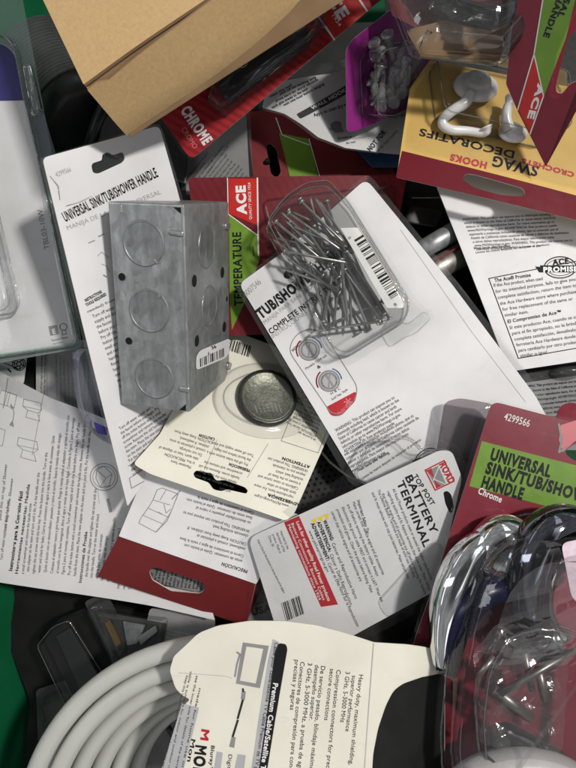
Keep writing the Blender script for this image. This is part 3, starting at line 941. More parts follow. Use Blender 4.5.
def leaflet_bag():
    s = Sheet((265, 92, -10), (405, 132, -10), (285, 60, -14), lambda u, v: 0.004 * math.sin(u * 45 + 0.4) - 0.002 * math.cos(v * 80))
    ro = s.root('leaflet_bag', 'white leaflet in a clear bag lying under the magenta anchor card', 'leaflet')
    out = [(262, 108), (268, 84), (330, 78), (420, 60), (425, 140), (405, 150), (368, 149), (345, 149), (318, 141), (300, 127), (284, 116)]
    c = s.panel('leaflet', rounded(out, 2), 'white', ro, 0.3, cell=5)
    k = s.ink()
    for i, (a, b) in enumerate((((272, 110), (308, 92)), ((276, 103), (318, 84)), ((280, 96), (316, 82)), ((270, 98), (292, 88)), ((284, 108), (324, 88)))):
        k.text(['apply glue evenly to the base', 'press hard for thirty seconds', 'peel off the backing strip', 'clean the wall', 'wait one hour before hanging'][i], a, b, 2.6, 'bold')
    k.text('Apply to clean dry walls', (314, 119), (352, 104), 3.4, 'bold')
    k.text('for hooks up', (338, 141), (352, 137), 2.4, 'bold').text('do not', (346, 145), (356, 142), 2.4)
    k.text('NOT FOR', (371, 150), (388, 128), 5.0, 'heavy').text('wet or hot rooms', (377, 152), (400, 126), 3.0)
    k.build('lettering', 'ink', c, 0.2)
    k = s.ink(); k.poly(rounded([(296, 117), (300, 122), (352, 92), (350, 85)], 2)); k.build('black_bar', 'ink', c, 0.2)
    k = s.ink(); k.text('WALL HOOK', (312, 112), (346, 93), 3.2, 'bold'); k.build('bar_lettering', 'whiteink', c, 0.3)
    k = s.ink(); k.poly(ellipse(336, 126, 6, 4, -0.4)).poly([(328, 131), (340, 124), (344, 132), (336, 134)]); k.build('small_picture', 'greyink', c, 0.2)
    s.panel('clear_bag', rounded([(258, 112), (262, 76), (332, 70), (424, 50), (430, 142), (405, 153), (366, 153), (342, 153), (314, 145), (284, 121)], 3), 'clearsoft', ro, 0, 2.2, cell=5)
    tray('blue_clip', 'blue plastic piece under the white leaflet near the golden hook card', 'plastic piece', rounded([(352, 146), (420, 146), (420, 168), (372, 168)], 0), 'blue', -24, 10)
leaflet_bag()

# ================================================================== temperature pack: wide dark red card in the middle
def temperature_pack():
    s = Sheet((190, 178, -14), (400, 178, -14), (200, 300, -18), wave(0.0008, 20, 16, 0.5))
    ro = s.root('temperature_pack', 'wide dark red card with white lettered badge behind the nail pack', 'hang card')
    c = s.panel('card', rounded([(188, 178), (407, 175), (398, 226), (330, 330), (230, 336), (196, 240)], 4), 'red', ro, 0.6)
    k = s.ink(); k.poly([(228.5, 179), (257, 179), (258, 226), (229, 214)]); k.build('badge', 'logored', c, 0.15)
    k = s.ink(); k.poly([(229, 215), (258, 236), (260, 258), (246, 300), (232, 330), (230, 300)]); k.build('green_panel', 'lime', c, 0.15)
    k = s.ink(); k.line([(227.6, 178.5), (228.4, 214.5), (258, 236), (258, 227)], 0.9).line([(257.5, 178.5), (258.5, 256)], 1.4); k.build('white_rule', 'whiteink', c, 0.25)
    k = s.ink()
    k.text('ACE', (246.5, 214), (245, 185), 9.5, 'heavy').text('QUALITY SINCE 1924', (252, 220), (250.5, 183), 2.6)
    k.build('badge_lettering', 'whiteink', c, 0.3)
    k = s.ink(); k.text('TEMPERATURE', (243, 306), (241, 232), 8.6, 'bold'); k.build('title_lettering', 'ink', c, 0.3)
    k = s.ink(); k.line([(253, 247), (254, 256)], 0.8); k.build('tick_mark', 'ink', c, 0.3)
    s.dome('blister', rounded([(262, 200), (396, 184), (390, 226), (320, 325), (290, 325)], 10), 'clear', ro, [(0, 0), (0.3, 2), (1, 3), (3, 3)], 0.3)
temperature_pack()

# ================================================================== white promise card, right
def promise_card():
    s = Sheet((440, 190, -6), (600, 222, -6), (512, 370, -2), wave(0.0010, 22, 18, 0.2))
    ro = s.root('promise_card', 'white card back with a boxed promise text under the golden hook card', 'hang card')
    c = s.panel('card', rounded([(432, 175), (620, 175), (640, 352), (513, 371), (505, 362)], [2, 2, 2, 3, 3]), 'white', ro, 0.6)
    k = s.ink(); k.line([(488, 279), (518, 358.5), (600, 344)], 0.9).line([(488, 279), (600, 257)], 0.9); k.build('box_rule', 'ink', c)
    k = s.ink()
    k.para(WARN, (462, 221), (1, -0.055), (1.7, 3.75), 9, [100, 98, 99, 100, 97, 98, 99, 99, 68], 2.5, 'regular', 0.9)
    k.text('Wash hands after handling.', (473, 250), (510, 247.5), 2.4, 'bold').text('Lávese las manos después de manipular el producto.', (475, 254), (549, 246), 2.2)
    p = [('If this Ace product, when used', (493, 287.5), (542, 280.5)), ('for its intended purpose, fails to give you', (495, 293.5), (575, 281)),
         ('complete satisfaction, return the item to', (497, 299.5), (576, 287)), ('the Ace Hardware store where purchased', (499.5, 305.5), (578, 293)),
         ('for free replacement of the same or', (502, 311.3), (572, 300.5)), ('similar item.', (504, 317), (528, 313.5)),
         ('Si este producto Ace, cuando se usa', (509, 329.5), (579, 318)), ('para el fin apropiado, no le brinda', (511.5, 335.2), (578, 324.5)),
         ('completa satisfacción, devuélvalo a la', (514, 341), (583, 330)), ('ferretería Ace Hardware donde lo', (516, 346.6), (580, 337)),
         ('para cambiarlo por otro producto', (518, 352.2), (580, 343)), ('similar o igual.', (520, 357.5), (548, 353.5))]
    for t, a, b in p: k.text(t, a, b, 3.3, 'regular')
    k.build('fine_print', 'fineink', c)
    k = s.ink(); k.text('The Ace® Promise', (494, 282.5), (530, 277), 3.5, 'bold'); k.build('heading_lettering', 'ink', c); k = s.ink(); k.text('El Compromiso de Ace™', (507, 323.5), (561, 313.5), 3.5, 'bold')
    k.build('heading_lettering', 'ink', c)
    k = s.ink()
    k.ring(559, 268, 16, 1.1, 0.66, -0.02).ring(559, 268, 13.6, 0.6, 0.6, -0.02)
    k.poly([(539, 266), (579, 266), (580, 273), (538, 273)])
    k.text('ACE', (552, 265.5), (568, 264), 5.5, 'heavy').poly([(538, 273), (542, 268), (534, 267)]).poly([(580, 273), (576, 268), (585, 267)])
    k.build('round_seal', 'ink', c)
    k = s.ink(); k.text('PROMISE', (542, 272.6), (577, 271.8), 5.0, 'heavy'); k.build('seal_lettering', 'whiteink', c, 0.2)
promise_card()

# ================================================================== lamp clamshell, far left
def lamp_pack():
    s = Sheet((0, 200, 12), (78, 200, 12), (0, 352, 8), wave(0.0006, 20, 15, 0.9))
    ro = s.root('lamp_pack', 'clear clamshell with white and dark blue card at the far left edge', 'clamshell pack')
    c = s.panel('card', rounded([(-60, 44), (2, 42), (15, 52), (24, 100), (42, 178), (79, 344), (-50, 362)], [3, 8, 12, 0, 0, 8, 3]), 'white', ro, 0.6)
    k = s.ink(); k.poly(rounded([(-60, 44.5), (2, 42.5), (14.4, 52.4), (23.4, 100), (-60, 102)], [1, 8, 11, 0, 0])); k.build('blue_panel', 'navy', c, 0.15)
    k = s.ink(); k.text('TBL03-10W', (50, 249), (42.5, 209), 5.2, 'regular'); k.build('code_lettering', 'greyink', c)
    k = s.ink()
    k.poly([(49, 326.5), (57.5, 324.8), (59.5, 334), (51, 336)])
    k.ring(64, 327, 3.4, 0.8, 1.0).line([(62.5, 331), (63, 335), (67, 334), (66, 330)], 0.8)
    k.text('Recycle Please', (52.5, 341.5), (68.5, 338), 2.2, 'bold').text('Reciclar', (54, 344.8), (64, 342.6), 1.6)
    k.build('recycle_mark', 'greyink', c)
    k = s.ink(); k.text('E', (53.5, 334.2), (57, 333.4), 5.0, 'bold'); k.build('mark_letter', 'whiteink', c, 0.25)
    # shell: rim, raised tray over the card and the lamp bubble
    s.panel('shell_flange', rounded([(-60, -80), (12, -60), (24, 4), (37, 70), (52, 150), (84, 348), (-50, 372)], [2, 30, 4, 4, 4, 8, 2]), 'cleargreen', ro, 0, 1.6,
            holes=[rounded([(-58, 46), (2, 44), (15, 54), (24, 100), (42, 178), (77, 342), (-48, 360)], [3, 8, 12, 0, 0, 8, 3])])
    s.dome('shell', rounded([(-60, 38), (4, 36), (19, 48), (28, 98), (47, 178), (82, 346), (-55, 366)], [3, 8, 12, 0, 0, 8, 3]), 'clear', ro,
           [(0, 0), (0.25, 3.0), (0.7, 4.0), (1.8, 4.2)], 1.6, 0.05, 2, rim=((0, 0.4), (2, 0.45)))
    s.dome('lamp_bubble', rounded([(-60, 150), (-6, 160), (0, 200), (25, 304), (20, 314), (-40, 322)], [3, 8, 4, 8, 6, 4]), 'clear', ro,
           [(0, 0), (0.3, 4), (1.2, 9), (3.5, 11)], 5.8, 0.05, 5, rim=((0, 0.5), (2, 0.4)))
    s.dome('crinkled_hinge', rounded([(24, 68), (34, 66), (45, 114), (34, 118)], 4), 'clearcrinkle', ro, [(0, 0), (0.4, 2.0), (1.2, 3.2), (2.0, 2.6)], 1.8, 0.5, 6)
    s.panel('side_wall', [(34, 118), (45, 114), (58, 158), (44, 170)], 'clearblue', ro, 0, 2.2)
lamp_pack()

# ================================================================== paper sheet lower left
def paper_sheet():
    s = Sheet((0, 372, -14), (120, 420, -12), (0, 584, -16), lambda u, v: 0.0015 * math.sin(u * 32 + 0.6) + 0.001 * math.sin(v * 26 + u * 15))
    ro = s.root('instruction_sheet', 'large white instruction sheet with dense columns of text at lower left', 'sheet')
    c = s.panel('sheet', rounded([(-40, 352), (0, 371), (52, 398), (90, 412), (160, 442), (215, 620), (150, 607), (40, 589), (0, 582), (-40, 576)], 1), 'paper', ro, 0.25, cell=6)
    u = (0.115, -0.993)
    st = (6.15, 0.6)
    k = s.ink()
    starts = [(3, 560, 70), (24, 574, 80), (29, 572, 110), (34.5, 574, 130), (40, 573, 140), (46, 573, 150), (52.5, 574, 160), (58, 574, 165), (63.5, 575, 162), (69.5, 576, 168),
              (75, 577, 160), (86.5, 578, 92), (91.5, 579, 70), (97, 580, 48), (102, 582, 52), (108, 583, 66), (113.5, 584, 58)]
    ws = (HOWTO + HOWTOES).split()
    for i, (x, y, wd) in enumerate(starts):
        k.para(' '.join(ws[(i * 17) % len(ws):] + ws[:(i * 17) % len(ws)]), (x, y), u, st, 1, wd, 2.9, 'regular', 0.82)
    for i in range(3):
        k.para(' '.join(ws[(i * 31 + 3) % len(ws):]), (118 + i * 6.0, 590 + i * 0.6), u, st, 1, 52, 2.9, 'regular', 0.82)
    k.text('place this on top of Shower', (1.5, 520), (8, 464), 3.0).text('on top of the Shower', (7, 530), (14, 478), 2.8)
    k.build('fine_print', 'fineink', c)
    k = s.ink()
    k.text('Instrucciones para la Conexión Fácil', (12.4, 571), (23.5, 491), 3.4, 'heavy').text('Herramientas necesarias: Medida', (18, 574), (30.5, 484), 3.0, 'bold'); k.build('heading_lettering', 'ink', c); k = s.ink()
    k.text('Instrucciones de Prueba', (80.5, 584), (87, 532), 3.2, 'bold')
    k.build('heading_lettering', 'ink', c)
    k = s.ink()
    for cx, cy, sc in ((33, 408, 1.0), (28, 447, 1.1)):
        k.line([(cx - 8 * sc, cy - 9 * sc), (cx + 9 * sc, cy - 5 * sc), (cx + 10 * sc, cy + 2 * sc), (cx + 6 * sc, cy + 5 * sc), (cx + 8 * sc, cy + 13 * sc), (cx - 6 * sc, cy + 9 * sc), (cx - 4 * sc, cy + 2 * sc), (cx - 9 * sc, cy - 2 * sc)], 0.6, True)
        k.line([(cx - 9 * sc, cy - 2 * sc), (cx + 10 * sc, cy + 2 * sc)], 0.5).line([(cx - 4 * sc, cy + 2 * sc), (cx + 6 * sc, cy + 5 * sc)], 0.5)
    k.line([(45, 394), (33, 455)], 0.5).line([(9, 378), (4, 408)], 0.9)
    for a in ((2, 390), (9, 392)): k.line([a, (a[0] + 9, a[1] + 3), (a[0] + 6, a[1] + 16), (a[0] - 4, a[1] + 13)], 0.6, True)
    k.line([(0, 428), (6, 430), (3, 446), (-4, 444)], 0.6, True).line([(12, 404), (15, 412), (14, 420), (11, 424)], 0.8)
    k.poly([(11, 404), (16, 408), (12, 409)]).poly([(10, 425), (14, 421), (15, 427)])
    k.ring(104, 477, 13.5, 0.9, 1.0).ring(104, 477, 11, 0.6, 1.0)
    k.line([(97, 470), (104, 466), (112, 474), (109, 486), (100, 487), (96, 478)], 0.7, True).line([(97, 470), (106, 478), (100, 487)], 0.6).line([(106, 478), (112, 474)], 0.6)
    k.line([(88, 482), (60, 468)], 0.4).line([(98, 490), (99, 504)], 0.4)
    k.build('line_drawing', 'greyink', c)
    k = s.ink(); k.poly([(106, 499), (109, 498.5), (112, 512), (109, 513)]); k.build('index_mark', 'greyink', c)
    # clear window strip along its top
    s.panel('clear_sleeve', rounded([(-40, 349), (0, 368), (52, 395), (92, 410), (88, 426), (60, 417), (30, 400), (0, 388), (-40, 376)], 2), 'clear', ro, 0, 1.2)
paper_sheet()

# ================================================================== back of the handle pack (white), with its bubble below
def handle_back():
    s = Sheet((42, 160, 70), (158, 127, 36), (125, 505, 12), wave(0.0010, 26, 17, 0.3))
    ro = s.root('handle_instruction_card', 'white instruction back of a handle pack under the grey steel box', 'hang card')
    hole = rounded([(90, 164), (101, 160.5), (101, 155), (107, 152), (112, 155.5), (122, 152), (124, 159), (121, 163), (97, 174), (92, 173)], [4, 2, 4, 5, 2, 3, 4, 3, 3, 4])
    c = s.panel('card', rounded([(42, 158), (158, 126), (176, 190), (204, 300), (214, 392), (200, 440), (152, 472), (138, 490), (127, 506)], [6, 6, 2, 2, 4, 6, 2, 2, 2]), 'white', ro, 0.6, holes=[hole])
    k = s.ink()
    k.text('4299566', (56, 177.5), (71, 171.5), 5.0, 'light'); k.build('code_lettering', 'greyink', c); k = s.ink()
    k.text('MANIJA DE LA LLAVE UNIVERSAL', (67, 230.5), (160, 194), 4.4, 'light')
    k.build('small_lettering', 'greyink', c)
    k = s.ink(); k.text('UNIVERSAL SINK/TUB/SHOWER HANDLE', (65, 222), (157.5, 176.5), 10.0, 'bold'); k.build('title_lettering', 'ink', c)
    k = s.ink()
    k.line([(88, 243), (94, 240.5)], 1.0).line([(98, 236.5), (103, 234)], 1.4)
    k.line([(97, 256), (101, 252), (108, 258)], 0.6).line([(101, 264), (106, 266), (109, 272)], 0.6).line([(103, 275), (106, 277)], 1.4)
    k.build('line_drawing', 'greyink', c)
    k = s.ink()
    k.text('INSTRUCTIONS', (85.5, 302), (102, 292.5), 3.1, 'heavy').text('TOOLS REQUIRED', (86.5, 306.5), (106.5, 295), 3.1, 'heavy')
    k.build('heading_lettering', 'ink', c)
    k = s.ink(); d = (0.90, -0.40)
    k.para(HOWTO, (93, 318), d, (2.05, 5.35), 16, [28, 27, 26, 30, 28, 30, 29, 30, 28, 30, 30, 30, 32, 30, 30, 30], 3.3, 'regular', 0.8)
    k.para(HOWTO, (120, 430), (0.83, -0.56), (1.3, 4.6), 11, [46, 50, 54, 54, 52, 50, 50, 50, 48, 46, 44], 3.0, 'regular', 0.8)
    k.text('needed) from', (87.5, 313), (115, 300), 2.6)
    k.build('fine_print', 'fineink', c)
    k = s.ink(); k.line([(128, 466), (150, 452), (165, 446)], 0.9).line([(129, 478), (131, 488), (168, 468)], 0.9).line([(129, 478), (165, 456)], 0.7); k.build('box_rule', 'greyink', c)
    s.panel('clear_flange', rounded([(39, 158), (160, 123), (180, 190), (208, 300), (216, 394), (202, 440), (154, 472), (138, 490), (125, 509)], [6, 6, 2, 2, 4, 6, 2, 2, 2]), 'clearsoft', ro, 0, -0.8)
    for pts in (((104, 146), (105, 152), (104, 158)), ((118, 150), (128, 146), (134, 149), (142, 145), (150, 148)), ((122, 156), (132, 155), (140, 160), (150, 158), (158, 163)),
                ((66, 206), (80, 202), (92, 196), (98, 189), (104, 184)), ((130, 138), (138, 147), (146, 151)), ((50, 176), (58, 186), (60, 200)), ((144, 140), (150, 152), (152, 160), (160, 172))):
        P3 = [s.up(x, y, 0.75) for x, y in pts]
        o = new_obj('film_wrinkle', tube_mesh('film_wrinkle', P3, [0.0001] + [0.00028] * (len(P3) - 2) + [0.0001], 6), 'bead'); attach(o, ro)
    # clear bubble of the pack, hanging below on the left
    s.dome('bubble', rounded([(78, 352), (110, 345), (150, 440), (112, 446), (96, 436), (84, 410)], 14), 'clearblue', ro, [(0, 0), (0.2, -8), (1.0, -13), (4, -15)], -1.0, 0.3, 8)
    s.panel('blue_tag', rounded([(98, 424), (112, 430), (112, 438), (102, 436)], 2), 'navy', ro, 0.5, -6)
handle_back()

# ================================================================== red/white slot card, lower left middle
def slot_card():
    s = Sheet((150, 474, 7), (262, 520, 5), (119.5, 535, 7), wave(0.0005, 22, 30, 1.2))
    ro = s.root('slot_card', 'white and dark red card back with a long lozenge slot', 'hang card')
    hole = rounded([(149, 571), (153, 567.5), (160, 568.5), (200, 581), (205, 586), (204, 591), (199, 593.5), (171, 591), (152, 580)], [3, 3, 2, 3, 4, 3, 2, 3, 3])
    c = s.panel('card', rounded([(146, 470), (300, 515), (256, 584), (119, 536)], [2, 2, 0.5, 0.5]), 'white', ro, 0.7)
    # the crimson end folds down from the white face and carries the slot
    q0, q1 = s.up(119, 535.5, -0.1), s.up(256, 583.5, -0.1)
    f = sheet_world(q0, q1, P(97.4, 576.4, -11))
    if f.N.z < 0: f = sheet_world(q1, q0, P(97.4, 576.4, -11))
    o = f.panel('red_end', rounded([(119.2, 535), (255.8, 583), (246.5, 622.3), (238, 623.3), (97.4, 576.4)], [0.5, 0.5, 2, 2, 1]), 'redplain', None, 0.7, 0, holes=[hole]); attach(o, ro)
    g = sheet_world(q1, P(246.5, 622, -13), P(262, 592, -20))
    if g.N.z < 0: g = sheet_world(P(246.5, 622, -13), q1, P(262, 592, -20))
    o = g.panel('red_side', [(256, 583.5), (246.5, 622.3), (258, 616), (264, 586)], 'redplain', None, 0.5, 0); attach(o, ro)
    k = s.ink(); d = (-0.962, -0.275)
    st = (-1.45, 4.9)
    k.para(HOWTOES + HOWTO, (254, 512), d, st, 3, [66, 72, 70], 3.0, 'regular', 0.85)
    k.para(WARN, (250, 530), d, st, 2, [70, 40], 3.0, 'regular', 0.85)
    k.para(CELLT, (247, 543), d, st, 2, [66, 52], 3.0, 'regular', 0.85)
    k.para(HOWTOES, (244, 555), d, st, 2, [74, 62], 3.0, 'regular', 0.85)
    k.build('fine_print', 'fineink', c)
    k = s.ink(); k.text('PRECAUCIÓN', (248, 570), (222, 562), 3.4, 'bold'); k.build('heading_lettering', 'ink', c)
    k = s.ink()
    q = [(157, 491), (176, 496), (172, 528), (156, 532), (139, 521), (143, 511)]
    k.line([(157, 490), (162, 488), (178, 494), (176, 500)], 0.7).line([(157, 490), (153, 500), (148, 508), (141, 518), (139, 523), (156, 532), (167, 521), (171, 512), (178, 494)], 0.7)
    k.line([(153, 500), (170, 505)], 0.6).line([(148, 508), (168, 517)], 0.6).line([(143, 515), (163, 524), (171, 512)], 0.6).line([(163, 524), (156, 532)], 0.6)
    k.line([(166, 490), (160, 500)], 0.6).line([(164, 504), (166, 513), (171, 509)], 0.6).line([(180, 491), (172, 499)], 1.0).line([(158, 512), (162, 514)], 0.8)
    k.build('line_drawing', 'greyink', c)
slot_card()

def slot_shade():
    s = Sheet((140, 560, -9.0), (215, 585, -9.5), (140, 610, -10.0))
    ro = s.root('shaded_print_sheet', 'dark grey lettered sheet standing in for shaded print under the lozenge slot', 'pouch')
    c = s.panel('pouch', rounded([(140, 558), (222, 570), (222, 590), (196, 592), (142, 580)], 2), 'slotshade', ro, 0.4)  # dark sheet carries the shade on the print below the slot
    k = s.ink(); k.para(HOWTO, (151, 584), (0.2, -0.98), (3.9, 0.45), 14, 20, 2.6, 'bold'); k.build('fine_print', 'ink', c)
slot_shade()

def usa_card():
    s = Sheet((248, 588, -14), (280, 612, -14), (250, 625, -14))
    ro = s.root('dark_label_card', 'dark clear-wrapped card with bold USA lettering above the cream cable label', 'card')
    c = s.panel('card', rounded([(240, 570), (262, 560), (300, 640), (245, 640)], 2), 'dimcard', ro, 0.5)
    k = s.ink(); k.text('USA', (252, 615.5), (272, 610.5), 7.0, 'heavy').text('MADE IN', (252.5, 606), (270, 601), 2.4, 'bold'); k.build('lettering', 'navyink', c)
    s.panel('clear_sleeve', rounded([(238, 566), (264, 556), (306, 645), (240, 645)], 2), 'clearsoft', ro, 0, 1.2)
usa_card()

# ================================================================== cream card with the round cell
def cell_card():
    s = Sheet((133, 465, 20), (290, 518, 11), (229, 377, -15), wave(0.0005, 25, 20, 0.2))
    ro = s.root('cell_card', 'cream card back with upside-down text and T slot, holding the round cell', 'hang card')
    hole = rounded([(193, 474), (196, 470.5), (208, 473), (211, 473), (216, 481), (224, 480), (245, 487.5), (248, 491), (246, 494), (226, 489.5), (222, 491.5), (213, 490), (209, 483), (195, 478)], [2, 2, 2, 2, 3, 3, 3, 2, 2, 2, 3, 4, 3, 2])
    c = s.panel('card', rounded([(133, 464), (160, 434), (205, 350), (232, 330), (330, 366), (336, 378), (330, 432), (294, 514), (286, 521), (150, 474)], [5, 2, 3, 5, 4, 2, 2, 6, 4, 4]), 'cream', ro, 0.5, holes=[hole])
    d = (-0.945, -0.30)
    k = s.ink()
    k.para(CELLT, (213, 442), d, (-3.6, 4.1), 7, [42, 40, 42, 30, 44, 46, 22], 2.9, 'regular', 0.8)
    k.para(HOWTO, (254, 455), d, (-2.9, 4.5), 9, [46, 44, 46, 24, 46, 46, 44, 46, 16], 2.9, 'regular', 0.8)
    k.para(WARN, (308, 470), d, (-2.4, 4.4), 9, [48, 46, 30, 48, 46, 48, 46, 48, 36], 2.9, 'regular', 0.8)
    k.para(CELLT + HOWTOES, (327, 398), (-0.90, -0.42), (-1.0, 3.75), 12, [24, 30, 34, 36, 36, 36, 36, 36, 36, 36, 34, 26], 2.5, 'regular', 0.8)
    k.build('fine_print', 'fineink', c)
    k = s.ink()
    k.text('CAUTION', (215, 438.5), (199, 434), 2.9, 'heavy').text('PRECAUCIÓN', (250, 470), (229, 463), 2.9, 'heavy').text('ATTENTION', (310, 466), (282, 457), 2.9, 'heavy').text('ADVERTENCIA', (300, 504), (268, 494), 2.9, 'heavy')
    k.build('heading_lettering', 'ink', c)
    k = s.ink(); k.line([(217, 440), (204, 470)], 0.5).line([(268, 444), (247, 478)], 0.5).line([(281, 441), (298, 399), (306, 397)], 0.7).line([(281, 441), (318, 453), (331, 420)], 0.7); k.build('column_rule', 'greyink', c)
    k = s.ink(); k.bars((228, 338), (252, 346), (-3, 11), 16, 3); k.build('bar_code', 'ink', c)
    # the bubble round the cell and the film around the slot
    s.dome('blister', ellipse(266, 401, 54, 38, 0.12, 40), 'clear', ro, [(0, 0), (0.5, 0.8), (6, 1.0), (7.5, 1.4), (8.5, 6.5), (9.6, 7.3)], 0.3, 0.03, 5)
    # the cell itself sits inside
    p = s.up(266.5, 399, 0.8)
    cr = empty('round_cell', p, 'round dark metal cell inside the bubble of the cream card', 'battery', None, s.rot)
    R = 0.0182
    new_obj('case', lathe_mesh('case', [(R * 0.96, 0), (R, 0.0006), (R, 0.0022), (R * 0.97, 0.0024), (R * 0.97, 0.0029), (R, 0.0031), (R, 0.0038), (R * 0.96, 0.0044), (R * 0.90, 0.0046)], 64), 'cell', cr)
    new_obj('relief_face', lathe_mesh('relief_face', [(R * 0.88, 0.0044), (R * 0.87, 0.0049), (R * 0.84, 0.0050), (R * 0.82, 0.0047), (R * 0.3, 0.0047)], 64), 'cellface', cr)
    t = sheet_world(p + s.N * 0.0048, p + s.N * 0.0048 + s.U * 0.01, p + s.N * 0.0048 + s.V * 0.01)
    k = t.ink()
    for i in range(7):
        for q in range(3):
            k.line([(254 + i * 4 + q * 1.0, 404 + q * 3 + 0.8 * math.sin(i)), (256 + i * 4 + q, 406 + q * 3 + 0.8 * math.cos(i))], 0.5)
    o = k.build('stamped_ring', 'galvdark', None, 0.05); t.place(o); attach(o, cr)
cell_card()

# ================================================================== tub/shower card and its dials
def tub_card():
    s = Sheet((240, 285, 0), (366, 180, 2), (350, 472, -2), wave(0.0009, 18, 22, 0.7))
    ro = s.root('tub_shower_card', 'large white tub and shower card back with two dial drawings under the nails', 'hang card')
    hole = ellipse(289, 274, 6, 4.4, -0.6, 18)
    c = s.panel('card', rounded([(239, 284), (286, 250), (366, 179), (452, 285), (536, 396), (560, 440), (470, 520), (356, 478)], [7, 3, 9, 3, 3, 4, 4, 6]), 'white', ro, 0.7, holes=[hole])
    k = s.ink()
    k.text('4007546', (246.5, 297.5), (262, 283), 6.0, 'light'); k.build('code_lettering', 'greyink', c); k = s.ink()
    k.text('MANIJA PARA BAÑERA/DUCHA', (265, 325), (325, 279), 4.2, 'light')
    k.text('INSTRUCCIONES COMPLETAS', (273, 339), (335, 294), 4.4, 'light')
    k.build('small_lettering', 'greyink', c)
    k = s.ink()
    k.text('TUB/SHOWER HANDLE', (261.5, 319), (354, 247), 10.5, 'heavy').text('COMPLETE INSTRUCTIONS', (271, 334.5), (342, 282), 5.6, 'bold')
    k.build('title_lettering', 'ink', c)
    # dial panel
    pan = rounded([(288, 350), (296, 334), (312, 328), (324, 334), (357, 386), (356, 398), (340, 415), (330, 412)], [10, 8, 10, 8, 8, 8, 10, 4])
    k = s.ink(); k.line(pan, 0.9, True); k.build('panel_rule', 'greyink', c)
    k = s.ink(); k.poly(rounded([(326, 407), (356, 391), (356, 400), (341, 416), (331, 416)], [1, 3, 6, 8, 4])); k.build('red_corner', 'redink', c)
    k = s.ink()
    for cx, cy in ((309, 350), (329, 381)):
        k.ring(cx, cy, 10.2, 1.4, 1.0).ring(cx, cy, 7.6, 1.8, 1.0)
        k.line([(cx - 3, cy - 5.5), (cx + 4, cy + 5)], 2.2).line([(cx + 0.5, cy - 6), (cx - 0.5, cy + 6)], 1.4)
    k.build('dial_drawing', 'greyink', c)
    k = s.ink()
    for cx, cy in ((309, 350), (329, 381)): k.poly(ellipse(cx, cy, 9.6, 9.6, 0, 30))
    k.build('dial_tint', 'paleink', c, 0.08)
    k = s.ink()
    for cx, cy in ((309, 350), (329, 381)): k.ring(cx, cy, 12.6, 1.4, a0=150, a1=225)
    k.build('red_arc', 'redink', c)
    k = s.ink()
    for cx, cy in ((309, 350), (329, 381)): k.ring(cx, cy, 12.6, 1.2, a0=285, a1=350)
    k.build('blue_arc', 'blueink', c)
    k = s.ink()
    k.text('INSTALLED VIEWS FOR', (293, 352), (316, 331), 2.6, 'bold').text('Models 1234 tub', (306, 370), (327, 356), 2.4).text('&', (318, 369), (321, 367), 3.2, 'bold')
    k.text('H & C', (331, 395), (341, 389), 2.4).text('Sold Sep. Style', (332, 400.5), (348, 390), 2.4)
    d = (0.80, -0.60)
    k.para(WARN, (336, 432), (0.868, -0.497), (1.75, 4.15), 6, [70, 72, 74, 72, 72, 66], 3.2, 'regular', 0.78)
    k.para(WARN[250:], (345, 456), (0.868, -0.497), (1.75, 4.15), 5, [86, 86, 86, 84, 44], 3.2, 'regular', 0.78)
    k.text('Wash hands after handling.', (358, 472), (390, 453), 3.0, 'bold').text('Lávese las manos después de manipular el producto.', (362, 480), (422, 440), 2.8)
    k.build('fine_print', 'fineink', c)
    k = s.ink(); k.ring(427, 458, 12.5, 1.0, 0.66, -0.55).ring(427, 458, 10, 0.6, 0.6, -0.55).line([(414, 462), (440, 452)], 3.2)
    k.build('round_seal', 'ink', c)
    k = s.ink(); k.text('Parts', (338, 414.5), (346, 410), 2.4, 'bold').text('inside', (341, 411), (348, 406), 2.2)
    for i in range(6):
        a = math.radians(60 * i); k.line([(348, 402), (348 + 4 * math.cos(a), 402 + 4 * math.sin(a))], 1.3)
    k.build('red_corner_lettering', 'pinkink', c, 0.2)
    # faint crease lines of the flap
    k = s.ink(); k.line([(400, 230), (470, 330), (526, 402)], 0.5); k.build('crease', 'paleink', c)
    s.panel('clear_flange', rounded([(234, 285), (286, 244), (368, 172), (460, 285), (546, 396), (570, 440), (470, 530), (350, 484)], [7, 3, 9, 3, 3, 4, 4, 6]), 'clearsoft', ro, 0, -0.9)
    # scrap of clear film with a bent tab at its lower right
    f = Sheet((440, 410, 8), (490, 405, 8), (440, 470, 10), lambda u, v: 0.003 * math.sin(u * 90))
    o = f.panel('clear_film', rounded([(444, 402), (458, 398), (492, 404), (520, 440), (470, 520), (430, 500)], 6), 'cleardark', None, 0, 0)
    tag(o, 'tilted scrap of smoky clear film between terminal card and red handle pack', 'film')
tub_card()

